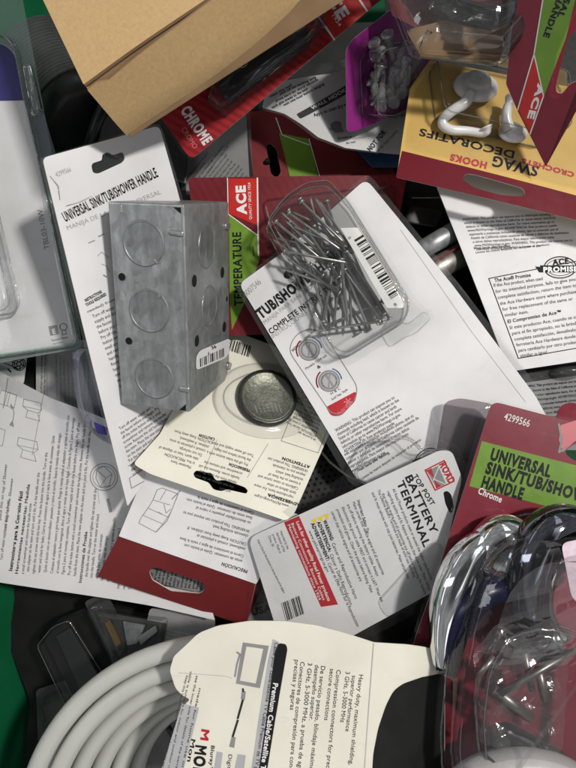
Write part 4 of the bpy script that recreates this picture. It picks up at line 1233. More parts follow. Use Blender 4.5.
# ================================================================== steel box
def steel_box():
    R = np.array([[0.96862255, 0.02899832, -0.24683892], [-0.10712191, 0.94489452, -0.30935293], [0.22426602, 0.32608808, 0.9183525]])
    T = np.array([-0.0487330, 0.0839819, 0.0698168])
    L_, A_, B_ = 0.1047624, 0.0396094, 0.0618241
    rot = Matrix(R.tolist()); loc = Vector(T)
    ro = empty('steel_box', loc, 'grey galvanised steel wall box with round knockouts lying on a white card', 'electrical box', None, rot)
    W = lambda x, y, z: loc + rot @ Vector((x, y, z))
    g = 0.0
    c8 = [Vector(q) for q in ((-A_, -L_, 0), (0, -L_, 0), (0, 0, 0), (-A_, 0, 0), (-A_, -L_, -B_), (0, -L_, -B_), (0, 0, -B_), (-A_, 0, -B_))]
    new_obj('box_body', hexa('box_body', c8, 0.0011, 3), 'galv', ro)
    left = sheet_world(W(0, 0, 0), W(1, 0, 0), W(0, 1, 0))
    right = sheet_world(W(0, 0, 0), W(0, 0, -1), W(0, 1, 0))
    top = sheet_world(W(0, 0, 0), W(1, 0, 0), W(0, 0, -1))
    def circ(s, px, py, r, n=40):
        q = s.loc(np.array([px]), np.array([py]))[0]
        return [(q[0] + r * math.cos(2 * math.pi * i / n), q[1] + r * math.sin(2 * math.pi * i / n)) for i in range(n)], q
    def knock(s, px, py, r, ang):
        ol, q = circ(s, px, py, r)
        p = s.O + s.U * q[0] + s.V * q[1]
        me = lathe_mesh('knockout', [(r, 0.00002), (r * 0.985, 0.00032), (r * 0.945, 0.00032), (r * 0.92, 0.00012), (r * 0.5, 0.00013)], 56)
        smooth(me, False)
        o = new_obj('knockout', me, 'galvdisc', None); o.matrix_world = Matrix.Translation(p) @ s.rot.to_4x4(); attach(o, ro)
        me = lathe_mesh('knockout_groove', [(r * 1.035, 0.00006), (r * 1.0, 0.00008)], 56)
        o2 = new_obj('knockout_groove', me, 'galvdark', None); o2.matrix_world = Matrix.Translation(p) @ s.rot.to_4x4(); attach(o2, ro)
        # the little tie that holds the disc
        a = ang
        t = Vector((math.cos(a), math.sin(a), 0)) * r * 0.97
        me = hexa('tie', [Vector((t.x + dx * 0.0011 * math.cos(a) - dy * 0.0007 * math.sin(a), t.y + dx * 0.0011 * math.sin(a) + dy * 0.0007 * math.cos(a), z))
                          for z in (0.0006, 0) for dx, dy in ((-1, -1), (1, -1), (1, 1), (-1, 1))], 0.0002)
        o3 = new_obj('knockout_tie', me, 'nail', None); o3.matrix_world = Matrix.Translation(p) @ s.rot.to_4x4(); attach(o3, ro)
    for s, lst in ((left, ((143.5, 243.5, -0.9), (149, 311, 0.9), (154.2, 378.5, 0.9))), (right, ((206.5, 247, 3.1), (209.5, 306, 2.6), (212.2, 365, 2.2)))):
        for px, py, a in lst: knock(s, px, py, 0.0109, a)
    def screwhole(s, px, py, r):
        ol, q = circ(s, px, py, r, 24)
        o = s.panel('screw_hole', ol, 'hole', None, 0, 0.12, uv=True); attach(o, ro)
        p = s.O + s.U * q[0] + s.V * q[1]
        me = lathe_mesh('hole_rim', [(r * 1.18, 0.0001), (r * 1.06, 0.0003), (r * 0.98, 0.0002)], 24)
        # a ring only: drop its two caps
        bm = bmesh.new(); bm.from_mesh(me); bm.faces.ensure_lookup_table(); bmesh.ops.delete(bm, geom=[f for f in bm.faces if len(f.verts) > 4], context='FACES_ONLY'); bm.to_mesh(me); bm.free()
        o = new_obj('hole_rim', me, 'galv', None); o.matrix_world = Matrix.Translation(p) @ s.rot.to_4x4(); attach(o, ro)
    for px, py in ((122, 277), (129, 341)): screwhole(left, px, py, 0.0020)
    for px, py in ((194, 281), (222, 272.5), (196.5, 341), (224, 327)): screwhole(right, px, py, 0.0032)
    screwhole(right, 226.5, 299, 0.0016)
    # corner cut-outs of the folded sheet
    for q in ([(173, 207), (181, 207.5), (181, 214)], [(179, 410), (186, 410.8), (186, 404)]):
        o = left.panel('corner_notch', q, 'hole', None, 0, 0.08); attach(o, ro)
    # embossed slotted lugs on the folded edge
    for q in ((169, 232, 184, 234.5), (179, 388, 190, 390.5)):
        o = left.dome('lug', rounded([(q[0], q[1] - 2.5), (q[2], q[3] - 3.5), (q[2], q[3] + 3), (q[0], q[1] + 3)], 2.5), 'nail', None, [(0, 0), (0.3, 0.6), (0.9, 0.9)], 0.05); attach(o, ro)
    o = left.dome('lug', rounded([(119, 205), (122, 205), (123, 213), (120, 213)], 1), 'nail', None, [(0, 0), (0.2, 0.3)], 0.05); attach(o, ro)
    # fold seam along the shared edge
    k = left.ink(); k.line([(180, 207), (181.5, 212), (187, 405)], 1.0); o = k.build('fold_seam', 'galvdark', None, 0.06); left.place(o); attach(o, ro)
    # bolt heads on the far edge
    for px, py in ((226.5, 226), (228.5, 366)):
        o = right.dome('bolt_head', ellipse(px, py, 2.4, 4.2, 0, 16), 'nail', None, [(0, 0), (0.1, 0.8), (0.5, 1.2)], 0.05); attach(o, ro)
    # bar code sticker
    st = rounded([(195.5, 357), (199, 350.5), (228, 338.5), (229, 341), (229, 352), (225, 358), (197, 369.5), (195.5, 368)], [2, 6, 3, 2, 2, 6, 3, 1])
    o = right.panel('sticker', st, 'white', None, 0.05, 0.42); attach(o, ro)
    k = right.ink(); k.bars((199, 358.5), (224, 347.5), (0.3, 8.5), 17, 5).text('36', (211, 349.5), (216, 347.5), 3.4, 'bold'); o2 = k.build('bar_code', 'ink', None, 0.55); right.place(o2); attach(o2, o)
    # stamped lettering
    k = right.ink(); k.text('5.0 CU IN', (204, 343), (220, 336.5), 2.6); o = k.build('stamped_lettering', 'galvdark', None, 0.10); right.place(o); attach(o, ro)
steel_box()

# ================================================================== nails in their clear shell
def nail_pack():
    s = Sheet((268, 226, 3), (340, 184, 4), (330, 340, 3))
    ro = s.root('nail_pack', 'clear clamshell of loose steel nails on the white tub card', 'clamshell pack')
    out = rounded([(265, 228), (284, 202), (306, 188), (328, 186), (350, 210), (408, 304), (404, 322), (345, 358), (330, 352)], [8, 10, 8, 6, 6, 10, 8, 12, 8])
    s.dome('shell', out, 'clear', ro, [(0, 0), (0.3, 4), (1.0, 12), (1.8, 15), (3.2, 16.5), (5.0, 16.8)], 0.5, 0.12, 3, rim=((0, 0.55), (3, 0.4)))
    s.dome('shell_step', rounded([(276, 226), (302, 196), (326, 194), (400, 306), (345, 344), (332, 340)], 8), 'clear', ro, [(0, 0), (0.4, 1.2), (1.2, 1.4)], 17.0, 0.1, 4)
    s.panel('shell_flange', rounded([(258, 228), (282, 196), (305, 182), (330, 180), (356, 206), (418, 302), (430, 312), (424, 324), (412, 330), (400, 345), (384, 344), (350, 366), (326, 360)], 8), 'clear', ro, 0, 0.6)
    s.dome('hang_tab', rounded([(384, 330), (398, 318), (412, 322), (428, 308), (436, 316), (420, 332), (408, 336), (394, 346)], 5), 'clear', ro, [(0, 0), (0.3, 1.5), (1, 1.6)], 0.7, 0.1, 8)
    # sticker with the bar code across the shell's long side
    t = Sheet((341, 229, 20), (357, 228, 17.5), (388, 307, 19))
    o = t.panel('sticker', rounded([(340.5, 228), (357.5, 227.5), (405, 303), (403, 308), (387, 308)], 1), 'whiteink', None, 0.08, 0.0); attach(o, ro)
    k = t.ink(); k.bars((354, 240), (391, 300), (9, -5.5), 26, 11)
    o2 = k.build('bar_code', 'ink', None, 0.1); t.place(o2); attach(o2, o)
    k = t.ink(); k.text('5', (347.5, 237), (349, 240), 2.6).text('8', (393, 304), (395, 306.5), 2.6); o3 = k.build('bar_code_number', 'ink', None, 0.1); t.place(o3); attach(o3, o)
    # yellow foil strip beside the sticker
    k = t.ink(); k.line([(358, 228), (406, 304)], 0.8); o4 = k.build('gold_strip', 'yellow', None, -0.1); t.place(o4); attach(o4, o)
    # ---- the nails
    L = 0.0365
    def nail_mesh():
        r = 0.00078
        prof = [(0.00005, -0.0), (r, 0.0022), (r, L - 0.0012), (0.0019, L - 0.0009), (0.0020, L - 0.0002), (0.0017, L), (0.0004, L + 0.0001)]
        return lathe_mesh('nail', prof, 14)
    nm = nail_mesh(); nm.materials.append(M['nail'])
    seg = [(335, 235, 205, 110), (250, 105, 330, 245), (180, 155, 300, 240), (230, 215, 290, 305), (165, 180, 275, 285), (140, 260, 345, 297), (205, 195, 320, 242),
           (150, 195, 235, 265), (285, 372, 185, 305), (205, 340, 275, 365), (270, 460, 300, 315), (345, 475, 325, 300), (300, 485, 322, 325), (355, 350, 440, 465),
           (365, 300, 455, 450), (400, 480, 345, 345), (270, 512, 425, 488), (265, 445, 232, 345), (360, 265, 432, 425), (130, 210, 220, 330), (285, 445, 245, 350),
           (340, 475, 310, 335), (215, 120, 300, 215), (270, 125, 345, 235), (160, 160, 250, 240), (190, 230, 300, 330), (130, 240, 240, 320), (175, 210, 210, 310),
           (310, 260, 400, 400), (330, 260, 330, 400), (385, 330, 465, 455), (290, 330, 285, 450), (370, 480, 320, 380), (425, 460, 380, 350), (355, 480, 350, 350),
           (150, 225, 270, 250), (235, 130, 260, 235), (290, 140, 325, 250), (200, 150, 290, 190), (320, 480, 410, 440)]
    rr = random.Random(4)
    for i, (x0, y0, x1, y1) in enumerate(seg):
        px0, py0, px1, py1 = 240 + x0 / 3.2, 170 + y0 / 3.2, 240 + x1 / 3.2, 170 + y1 / 3.2
        lvl = 13.0 - 11.0 * (i / len(seg)) if i not in (5, 11) else 14.0
        a = s.up(px0, py0, max(1.8, min(14.2, lvl + rr.uniform(-1.2, 1.2))))
        b = s.up(px1, py1, max(1.8, min(14.2, lvl + rr.uniform(-1.2, 1.2))))
        d = (b - a).normalized()
        mid = (a + b) / 2
        head_at_end = rr.random() < 0.6
        if not head_at_end: d = -d
        o = bpy.data.objects.new('nail', nm); COL.objects.link(o)
        q = d.to_track_quat('Z', 'Y')
        o.matrix_world = Matrix.Translation(mid - d * L / 2) @ q.to_matrix().to_4x4()
        tag(o, 'loose bright steel nail inside the clear nail clamshell', 'nail', 'nails loose in the clear clamshell')
nail_pack()

# ================================================================== battery terminal card
def battery_card():
    s = Sheet((250, 540, 8), (445, 450, 15), (272, 622, 8), wave(0.0006, 20, 24, 0.4))
    ro = s.root('terminal_card', 'white battery terminal card back with a red block in a clear shell', 'hang card')
    hole = rounded([(443, 492), (447, 490.5), (451, 494), (454, 506), (452, 513), (449, 512), (445, 503)], 2.5)
    c = s.panel('card', rounded([(248, 538), (440, 450), (452, 451), (462, 478), (436, 590), (352, 636), (278, 634)], [10, 5, 7, 6, 4, 4, 4]), 'white', ro, 0.6, holes=[hole])
    k = s.ink(); k.poly([(284, 522), (299, 515.5), (338, 604), (321, 606.5)]); k.build('red_block', 'redink', c, 0.12)
    d = (0.40, 0.917)
    k = s.ink()
    k.text('Look for other quality Road Power products', (296, 521.5), (328, 601), 3.2, 'bold').text('Battery Connectors • Booster Cables', (291, 523), (323, 600), 2.6).text('Maintaining connections since 1924', (287.5, 524.5), (319, 600), 2.6)
    k.build('block_lettering', 'whiteink', c, 0.22)
    k = s.ink()
    k.text('TOP POST', (412.5, 476), (431, 506), 5.0, 'bold')
    k.text('BATTERY', (404.5, 476.5), (431.5, 534), 7.6, 'bold')
    k.text('TERMINAL', (396.5, 482.5), (424, 547.5), 7.6, 'bold')
    k.build('title_lettering', 'ink', c)
    k = s.ink()
    k.text('WARNING:', (323, 520.5), (331, 541), 3.6, 'heavy').text('ADVERTENCIA:', (317, 522), (329, 552), 3.6, 'heavy').text('ADVERTISSEMENT:', (311, 523.5), (327, 561), 3.6, 'heavy')
    k.build('heading_lettering', 'ink', c)
    k = s.ink()
    k.text('Cancer and Reproductive Harm', (331.5, 543), (355, 599), 3.3).text('Cáncer y Daño Reproductivo', (329.5, 554), (350, 605), 3.3).text('Cancer et Effet Nocif Sur la Reproduction', (327.5, 563), (357, 627), 3.3).text('www.p65warnings.ca.gov', (308.5, 531), (327, 572), 2.9)
    k.text('Important Safety Tip:', (357, 500), (367, 534), 3.0, 'bold')
    t = 'Make certain that vehicle engine and all accessories are off before removing the battery cables. Always disconnect the ground cable FIRST and connect it LAST. Wear eye protection and gloves. Clean the posts before fitting. '
    k.para(t, (352, 502), (0.385, 0.923), (-5.3, 2.4), 5, [80, 92, 104, 100, 80], 3.0, 'regular', 0.85)
    k.para('The Lifetime Battery Terminals are made of solid cast lead alloy and fit most vehicles with top post batteries. ' + t, (377, 490), (0.385, 0.923), (-5.6, 2.6), 2, [100, 98], 2.9, 'regular', 0.85)
    k.para('All Road Power products meet or exceed the maker specifications regarding quality and fit. Replace terminals that show wear. ' + t, (392, 489), (0.39, 0.92), (-5.2, 2.2), 3, [104, 108, 110], 2.9, 'regular', 0.85)
    k.para('Imported by the distributor of the product. Made in China. All rights reserved ', (280, 531), (0.37, 0.93), (-4.0, 1.6), 4, [28, 26, 22, 14], 2.5, 'regular', 0.8)
    k.text('Made in China for the distributor in the box shown and its dealers', (257, 540), (283.5, 593), 2.3)
    k.build('fine_print', 'fineink', c)
    k = s.ink()
    for p in ((326, 516.5), (320, 519), (314, 521.5)): k.poly([(p[0] - 3.2, p[1] - 1.5), (p[0] + 2.6, p[1] - 4), (p[0] + 2, p[1] + 2.6)])
    k.build('warning_triangle', 'warnyellow', c)
    k = s.ink(); k.bars((281, 603), (300, 595), (5, 18), 14, 6); k.build('bar_code', 'ink', c)
    # the road emblem
    k = s.ink(); k.line([(425, 470), (444, 460.5), (454, 481), (435, 490)], 1.3, True); k.build('emblem_rule', 'redink', c, 0.14)
    k = s.ink(); k.text('ROAD', (439, 464), (449.5, 484.5), 7.0, 'heavy', up=(0.9, -0.44)); k.build('emblem_lettering', 'redink', c, 0.16)
    k = s.ink(); k.poly([(427, 471), (438, 465.5), (446, 484), (436.5, 488)]); k.build('emblem_road', 'greyink', c, 0.13)
    k = s.ink(); k.poly([(426, 470.5), (431.5, 468), (434, 478)]).poly([(436, 488.4), (441, 486), (434, 480)]); k.build('emblem_wedge', 'redink', c, 0.17)
    k = s.ink(); k.line([(438.5, 467), (433, 480.5)], 0.7).line([(434, 479), (445, 484)], 0.7); k.build('emblem_line', 'whiteink', c, 0.18)
    s.panel('shell_flange', rounded([(240, 536), (300, 500), (378, 455), (444, 440), (458, 444), (470, 478), (440, 600), (352, 645), (270, 642)], [10, 4, 6, 8, 8, 6, 4, 4, 4]), 'clear', ro, 0, 1.4)
    s.dome('shell', rounded([(352, 478), (372, 440), (410, 436), (424, 452), (452, 449), (463, 478), (452, 520), (400, 500)], 10), 'clear', ro, [(0, 0), (0.4, 1.2), (1.2, 2)], -4, 0.1, 3, rim=((0, 0.5), (2, 0.35)))
    s.dome('shell_rib', rounded([(378, 600), (432, 540), (442, 546), (424, 596), (390, 618)], 8), 'clear', ro, [(0, 0), (0.5, 1.2), (1.5, 1.6)], 1.6, 0.1, 4)
battery_card()
# black bar under the terminal card
tray('black_bar', 'glossy black bar under the lower edge of the battery terminal card', 'bar', [(350, 637), (442, 590), (446, 614), (380, 660)], 'blackplastic', 0, 6)
me = tube_mesh('black_bar_ridge', [P(352, 634, 3), P(398, 612, 3), (P(440, 594, 3))], 0.0011, 8)
tag(new_obj('glossy_bead', me, 'blackplastic'), 'thin glossy black cord along the edge of the battery terminal card', 'cord')

# ================================================================== coiled cable
def coil():
    cen = P(212, 812, 3)
    ro = empty('coiled_cable', cen, 'thick coil of off-white cable at the bottom, left of its cream label', 'cable')
    pts = []
    turns = [(0.1025, 0.014), (0.0910, 0.0115), (0.0805, 0.003), (0.0705, -0.007), (0.0610, -0.016), (0.0520, -0.025)]
    n = 96
    rr = random.Random(2)
    ph = [rr.uniform(0, 6.28) for _ in turns]
    for k, (r, z) in enumerate(turns):
        r2, z2 = turns[min(k + 1, len(turns) - 1)]
        for i in range(n):
            t = i / n
            a = 2 * math.pi * t - math.pi / 2
            f = max(0.0, (t - 0.9) / 0.1); f = f * f * (3 - 2 * f)
            R = r * (1 - f) + r2 * f + 0.0008 * math.sin(2 * a + ph[k])
            Z = z * (1 - f) + z2 * f + 0.001 * math.sin(3 * a + ph[k])
            pts.append(cen + Vector((R * math.cos(a), R * math.sin(a), Z)))
    me = tube_mesh('jacket', pts, 0.0054, 18)
    o = new_obj('jacket', me, 'cable'); attach(o, ro)
    # second layer below
    pts = []
    for i in range(n * 2):
        a = 2 * math.pi * i / n; R = 0.094 if i < n else 0.083
        if i >= n: pass
        R = 0.098 - 0.010 * i / (2 * n)
        pts.append(cen + Vector((R * math.cos(a), R * math.sin(a), -0.003 - 0.004 * i / (2 * n))))
    o = new_obj('lower_jacket', tube_mesh('lower_jacket', pts, 0.0052, 14), 'cable'); attach(o, ro)
coil()
def coil_inside():
    s = Sheet((150, 700, -42), (220, 700, -42), (150, 768, -42))
    ro = s.root('printed_pouch', 'dark pouch with pale lettering seen inside the cable coil', 'pouch')
    c = s.panel('pouch', [(100, 660), (330, 640), (340, 860), (100, 860)], 'dimcard', ro, 0.5)
    k = s.ink(); k.para(HOWTO, (140, 700), (0.55, -0.83), (3, 3.4), 30, 60, 2.6); k.build('fine_print', 'ink', c)
    me = tube_mesh('black_loop', [P(150 + 26 * math.cos(t), 752 + 34 * math.sin(t), -26) for t in np.linspace(-2.4, 0.4, 18)], 0.002, 8)
    tag(new_obj('black_lead', me, 'blackplastic'), 'thin black lead curling inside the cable coil', 'lead')
coil_inside()

def cable_label():
    # bent sheet: main face, falling away to the right of a fold
    A, B, C = (240, 640, 38), (360, 645, 39), (225, 760, 38)
    s0 = Sheet(A, B, C)
    fold = s0.loc(np.array([373.0]), np.array([645.0]))[0]
    fdir = s0.loc(np.array([362.0]), np.array([768.0]))[0] - fold; fdir /= np.linalg.norm(fdir)
    nrm = np.array([fdir[1], -fdir[0]]);
    if nrm[0] < 0: nrm = -nrm
    lf0 = s0.loc(np.array([178.0]), np.array([690.0]))[0]
    def bend(u, v):
        t = (u - fold[0]) * nrm[0] + (v - fold[1]) * nrm[1]
        x = u - lf0[0]
        wv = 0.0022 * math.sin(u * 28 + 0.5) - 0.0008 * math.cos(v * 40)
        r = -0.14 * max(0.0, t) - 2.0 * max(0.0, t - 0.012) ** 2
        return wv + r
    s = Sheet(A, B, C, bend)
    ro = s.root('cable_label', 'cream wrap label with black lettering round the off-white cable coil', 'label')
    out = [(169, 672), (173, 658), (188, 644), (198, 634), (218, 626), (250, 620.5), (284, 620), (316, 624), (345, 632), (374, 642), (408, 647), (432, 653), (446, 662), (449.5, 671), (449.5, 678), (449, 800), (150, 800), (164, 762), (180, 710), (190, 700), (183, 697), (175, 690)]
    c = s.panel('label', rounded(out, [4, 3, 6, 6, 4, 4, 4, 4, 4, 2, 6, 8, 5, 3, 1, 1, 1, 1, 2, 3, 3, 5]), 'cream', ro, 0.5, cell=5)
    k = s.ink(); blk = [(449, 681), (424, 682), (404, 686), (394, 692), (386, 706), (378, 728), (373, 752), (370, 800), (448.5, 800)]
    # finely cut so that it follows the bend
    s.panel('black_print', rounded(blk, [0.5, 1, 5, 5, 5, 5, 5, 1, 1]), 'blackcard', c, 0.0, 0.16, cell=5)
    k = s.ink()
    L = [('Heavy duty, maximum shielding,', (359, 673), (348.5, 762)), ('superior performance', (352, 674), (345, 729)), ('3 GHz, 5-3000 MHz', (345.5, 670), (340, 720)),
         ('Compression connectors for precise', (336.5, 668), (325, 772)), ('secure connections', (330, 667), (324, 718)), ('De servicio pesado, blindaje máximo,', (321, 664), (309, 768)),
         ('desempeño superior.', (315, 663), (309, 718)), ('3 GHz, 5-3000 MHz, a prueba de agua', (308, 661), (297, 770)), ('Conectores de compresión para conexiones', (300.5, 660), (287, 785)),
         ('precisas y seguras', (295, 658), (290, 708))]
    for t, a, b in L: k.text(t, a, b, 4.3, 'regular')
    k.build('lettering', 'fineink', c); k = s.ink()
    k.text('Bluray™', (211.5, 744), (209, 772), 3.6, 'bold').text('Digital HD', (229, 752), (226, 785), 3.6)
    k.build('lettering', 'fineink', c)
    k = s.ink(); k.text('Mon', (191.5, 738), (187, 762), 4.4, 'bold')
    k.text('MONSTER', (196, 744), (190, 808), 11.5, 'heavy')
    k.build('bold_lettering', 'ink', c)
    k = s.ink(); k.text('M', (202, 728), (200.5, 741), 8.0, 'heavy'); k.build('emblem', 'redink', c)
    k = s.ink(); k.poly(rounded([(279, 642), (286, 643), (287.5, 648), (275, 720), (262, 800), (254, 800), (266, 720), (275, 650)], 2)); k.build('black_band', 'ink', c, 0.13)
    k = s.ink(); k.poly([(273, 638), (279, 641), (275, 651), (266, 720), (254, 800), (247, 800), (259, 716), (268, 660)]); k.build('grey_band', 'paleink', c, 0.12)
    k = s.ink(); k.text('Premium Cable/Satellite TV Cable', (273.5, 681), (257, 792), 5.0, 'bold'); k.build('band_lettering', 'whiteink', c, 0.24)
    k = s.ink(); k.text('Câble pour câble/satellite TV Cable Premium de TV por satélite', (275, 641), (251, 790), 3.6); k.build('grey_band_lettering', 'fineink', c, 0.24)
    k = s.ink(); q = [(243, 642), (269, 645), (260, 687), (236, 683)]; qi = [(246.5, 646), (263.5, 648), (256, 682.5), (240, 680)]
    for i in range(4): k.poly([q[i], q[(i + 1) % 4], qi[(i + 1) % 4], qi[i]])
    k.line([(237, 652), (240, 654), (237, 664), (235, 676)], 1.8)
    k.poly([(242, 690), (246, 690.5), (245, 699), (241, 698)]).poly([(232, 735), (236, 735.5), (234.5, 746), (229.5, 745)])
    k.build('screen_drawing', 'greyink', c)
    k = s.ink(); k.line([(243, 699), (238, 717)], 2.2).line([(238, 719), (233, 735)], 2.2).line([(243, 688), (243.5, 691)], 2); k.build('plug_drawing', 'fineink', c)
    k = s.ink(); k.poly([(217, 750), (223, 751), (220, 775), (213, 775)]).poly([(238, 752), (246, 753), (243, 776), (233, 776)]); k.build('grey_patch', 'paleink', c)
    # folded grey side strip with tiny print
    k = s.ink(); k.poly([(182, 704), (199, 708), (176, 800), (152, 800)]); k.build('side_strip', 'paleink', c, 0.12)
    k = s.ink()
    for i, (a, b) in enumerate((((186, 676), (160, 775)), ((190, 672), (166, 775)), ((196, 676), (174, 775)), ((199, 688), (180, 775)))):
        k.text(['keep this label for your records and warranty service', 'cable is suitable for indoor and outdoor runs', 'see the inner side for details of the warranty', 'made for home use only'][i], a, b, 2.2)
    k.build('fine_print', 'fineink', c, 0.2)
    # crease lines
    k = s.ink(); k.line([(178, 674), (226, 676), (232, 678)], 0.5); k.build('crease', 'paleink', c, 0.14); k = s.ink(); k.line([(373.5, 643), (369, 700), (362, 790)], 0.7); k.build('crease', 'paleink', c, 0.14)
cable_label()

# ================================================================== red handle pack, lower right
def handle_front():
    s = Sheet((490, 403, 20), (600, 432, 20), (415, 640, 24), wave(0.0007, 20, 20, 0.4))
    ro = s.root('handle_pack', 'red and lime handle pack with a chrome handle under its blister', 'hang card')
    hole = rounded([(563, 452), (574, 443), (620, 452), (620, 470), (572, 460)], 5)
    c = s.panel('card', rounded([(492, 401), (640, 440), (640, 860), (350, 860), (416, 636), (430, 596)], [9, 2, 2, 2, 2, 2]), 'redpack', ro, 0.7, holes=[hole], edge='greyink')
    k = s.ink(); k.poly([(481.5, 441), (640, 482), (640, 530), (469, 486)]); k.build('green_panel', 'lime', c, 0.12)
    k = s.ink(); k.text('4299566', (503, 419.5), (528.5, 427), 7.2, 'regular').text('Chrome', (477, 493), (500.5, 502.5), 6.6, 'bold'); k.build('white_lettering', 'whiteink', c, 0.16)
    k = s.ink(); k.text('UNIVERSAL', (489, 459), (549, 477), 12.0, 'heavy').text('SINK/TUB/SHOWER', (484.5, 472.5), (598, 506.5), 12.0, 'heavy').text('HANDLE', (480, 486.5), (521.5, 499.5), 12.0, 'heavy'); k.build('title_lettering', 'ink', c, 0.2)
    k = s.ink(); k.poly([(560, 425), (576, 420), (610, 430), (610, 445), (574, 441), (562, 452), (558, 440)]); k.build('torn_patch', 'pinkink', c, 0.16)
    k = s.ink(); k.line([(558, 424), (561, 440), (558, 452), (566, 447)], 2.2); k.build('torn_edge', 'greyink', c, 0.2)
    s.panel('shell_flange', rounded([(487, 398), (640, 436), (640, 870), (344, 870), (411, 638)], [9, 2, 2, 2, 2]), 'clear', ro, 0, 1.0)
    # big blister dome
    out = rounded([(436, 800), (428, 720), (436, 640), (446, 590), (462, 548), (492, 522), (530, 512), (640, 520), (660, 820)], 22)
    s.dome('blister', out, 'shellclear', ro, [(0, 0), (0.6, 8), (1.5, 18), (3.5, 26), (7.0, 31), (11, 33), (16, 34)], 1.0, 0.25, 12, rim=((0, 0.8), (2, 0.6)))
    inner = rounded([(472, 800), (466, 730), (462, 690), (470, 640), (488, 612), (520, 604), (560, 616), (574, 660), (568, 740), (560, 800)], 12)
    s.dome('hardware_bubble', inner, 'shellclear', ro, [(0, 0), (0.4, 4), (1.2, 8), (3, 10), (5, 10.5)], 22.0, 0.3, 13, rim=((0, 0.7), (2, 0.6)))
    # creased inner bag round the fittings: its facets throw the small white glints
    cr = Sheet((466, 690, 46), (574, 660, 46), (470, 790, 46), lambda u, v: 0.0022 * abs(math.sin(u * 150 + v * 90)) + 0.002 * abs(math.sin(v * 170 - u * 80 + 1.0)))
    o = cr.panel('fittings_bag', rounded([(474, 740), (472, 650), (492, 622), (556, 624), (566, 660), (560, 750)], 10), 'film', None, 0, 0, cell=3.0); smooth(o.data, False); attach(o, ro)
    # ---- the chrome handle inside (rests on the card)
    hr = empty('faucet_handle', s.up(520, 600, 3), 'chrome and smoky tap handle inside the lower right blister', 'tap handle', None, s.rot)
    def arc(cx, cy, rx, ry, a0, a1, h0, h1, n=40):
        return [s.up(cx + rx * math.cos(t), cy + ry * math.sin(t), h0 + (h1 - h0) * math.sin(math.pi * i / (n - 1))) for i, t in enumerate(np.linspace(math.radians(a0), math.radians(a1), n))]
    n = 40
    rr = [0.0075 + 0.004 * math.sin(math.pi * i / (n - 1)) for i in range(n)]
    for nm, me, mt in (
        ('lever_ring', tube_mesh('lever_ring', arc(566, 592, 40, 66, 110, 330, 14, 20), [q * 1.1 for q in rr], 28), 'darkchrome'),
        ('inner_ring', tube_mesh('inner_ring', arc(566, 600, 22, 36, 100, 330, 16, 24), 0.0045, 16), 'chrome'),
        ('skirt', tube_mesh('skirt', arc(508, 650, 66, 116, 172, 262, 10, 13), [0.005 + 0.005 * math.sin(math.pi * i / (n - 1)) for i in range(n)], 24), 'chrome'),
        ('dark_band', tube_mesh('dark_band', arc(496, 668, 44, 78, 175, 310, 14, 18), [0.003 + 0.005 * math.sin(math.pi * i / (n - 1)) for i in range(n)], 20), 'bluedark')):
        attach(new_obj(nm, me, mt), hr)
    p = s.up(505, 552, 10)
    me = lathe_mesh('hub', [(0.019, -0.006), (0.020, 0.0), (0.0185, 0.006), (0.013, 0.010), (0.006, 0.0118), (0.001, 0.012)], 48)
    o = new_obj('hub', me, 'chrome'); o.matrix_world = Matrix.Translation(p) @ s.rot.to_4x4(); attach(o, hr)
    o = s.dome('green_reflection', rounded([(490, 574), (512, 566), (524, 588), (520, 600), (500, 588)], 4), 'greenreflect', None, [(0, 0), (0.3, 1.5), (1, 2)], 22, 0.1); attach(o, hr)  # green patch stands in for a reflection on the chrome hub
    o = s.panel('pale_reflection', rounded([(490, 572), (500, 586), (520, 600), (516, 602), (494, 590)], 2), 'cream', None, 0.3, 22.5); attach(o, hr)  # cream sliver stands in for the pale reflection beside it
    # adapters and bars in the inner bubble: each a thing of its own
    bars = [((492, 688, 26), (530, 717, 25), 0.0028, 'dull metal adapter rod lying lower left inside the hardware bubble'),
            ((500, 694, 30), (574, 650, 29), 0.0017, 'long pale hex key lying diagonally across the hardware bubble'),
            ((478, 676, 29), (494, 656, 28), 0.0016, 'short bright pin at the left of the hardware bubble'),
            ((545, 700, 24), (538, 668, 24), 0.0022, 'short dull pin at the right of the hardware bubble'),
            ((524, 652, 24), (532, 690, 23), 0.0018, 'slim dark pin in the middle of the hardware bubble')]
    for a, b, r, lab in bars:
        me = tube_mesh('adapter_rod', [s.up(*a), s.up(*b)], r, 10)
        tag(new_obj('adapter_rod', me, 'rod'), lab, 'rod', 'loose fittings in the hardware bubble')
    o = s.dome('black_adapter', rounded([(476, 716), (490, 700), (540, 726), (556, 738), (552, 756), (500, 752), (480, 740)], 8), 'darkplastic', None, [(0, 0), (0.5, 3), (2, 4.5), (4, 5)], 20, 0.1)
    tag(o, 'black plastic adapter at the bottom of the hardware bubble', 'adapter')
    # white ring added as the bright gloss along the blister's lower lip
    me = tube_mesh('gloss_ring', [s.up(522 + 70 * math.cos(t), 818 + 50 * math.sin(t), 26) for t in np.linspace(0, 6.2, 48)], 0.010, 14, closed=False)
    tag(new_obj('gloss_ring', me, 'hookwhite'), 'white ring standing in for bright gloss at the bottom of the lower right blister', 'ring')
    # pale sticker on the blister at the frame's right edge
    t = Sheet((562, 545, 58), (600, 548, 58), (566, 600, 56), lambda u, v: -6.0 * u * u)
    o = t.panel('sticker', rounded([(561, 543), (600, 536), (600, 620), (572, 598)], [8, 2, 2, 6]), 'pale', None, 0.2, 0); attach(o, ro)
    k = s.ink(); k.text('UNIVERSAL SINK', (452, 548), (478, 536), 4.0).text('Instructions', (455, 556), (480, 545), 3.0); 
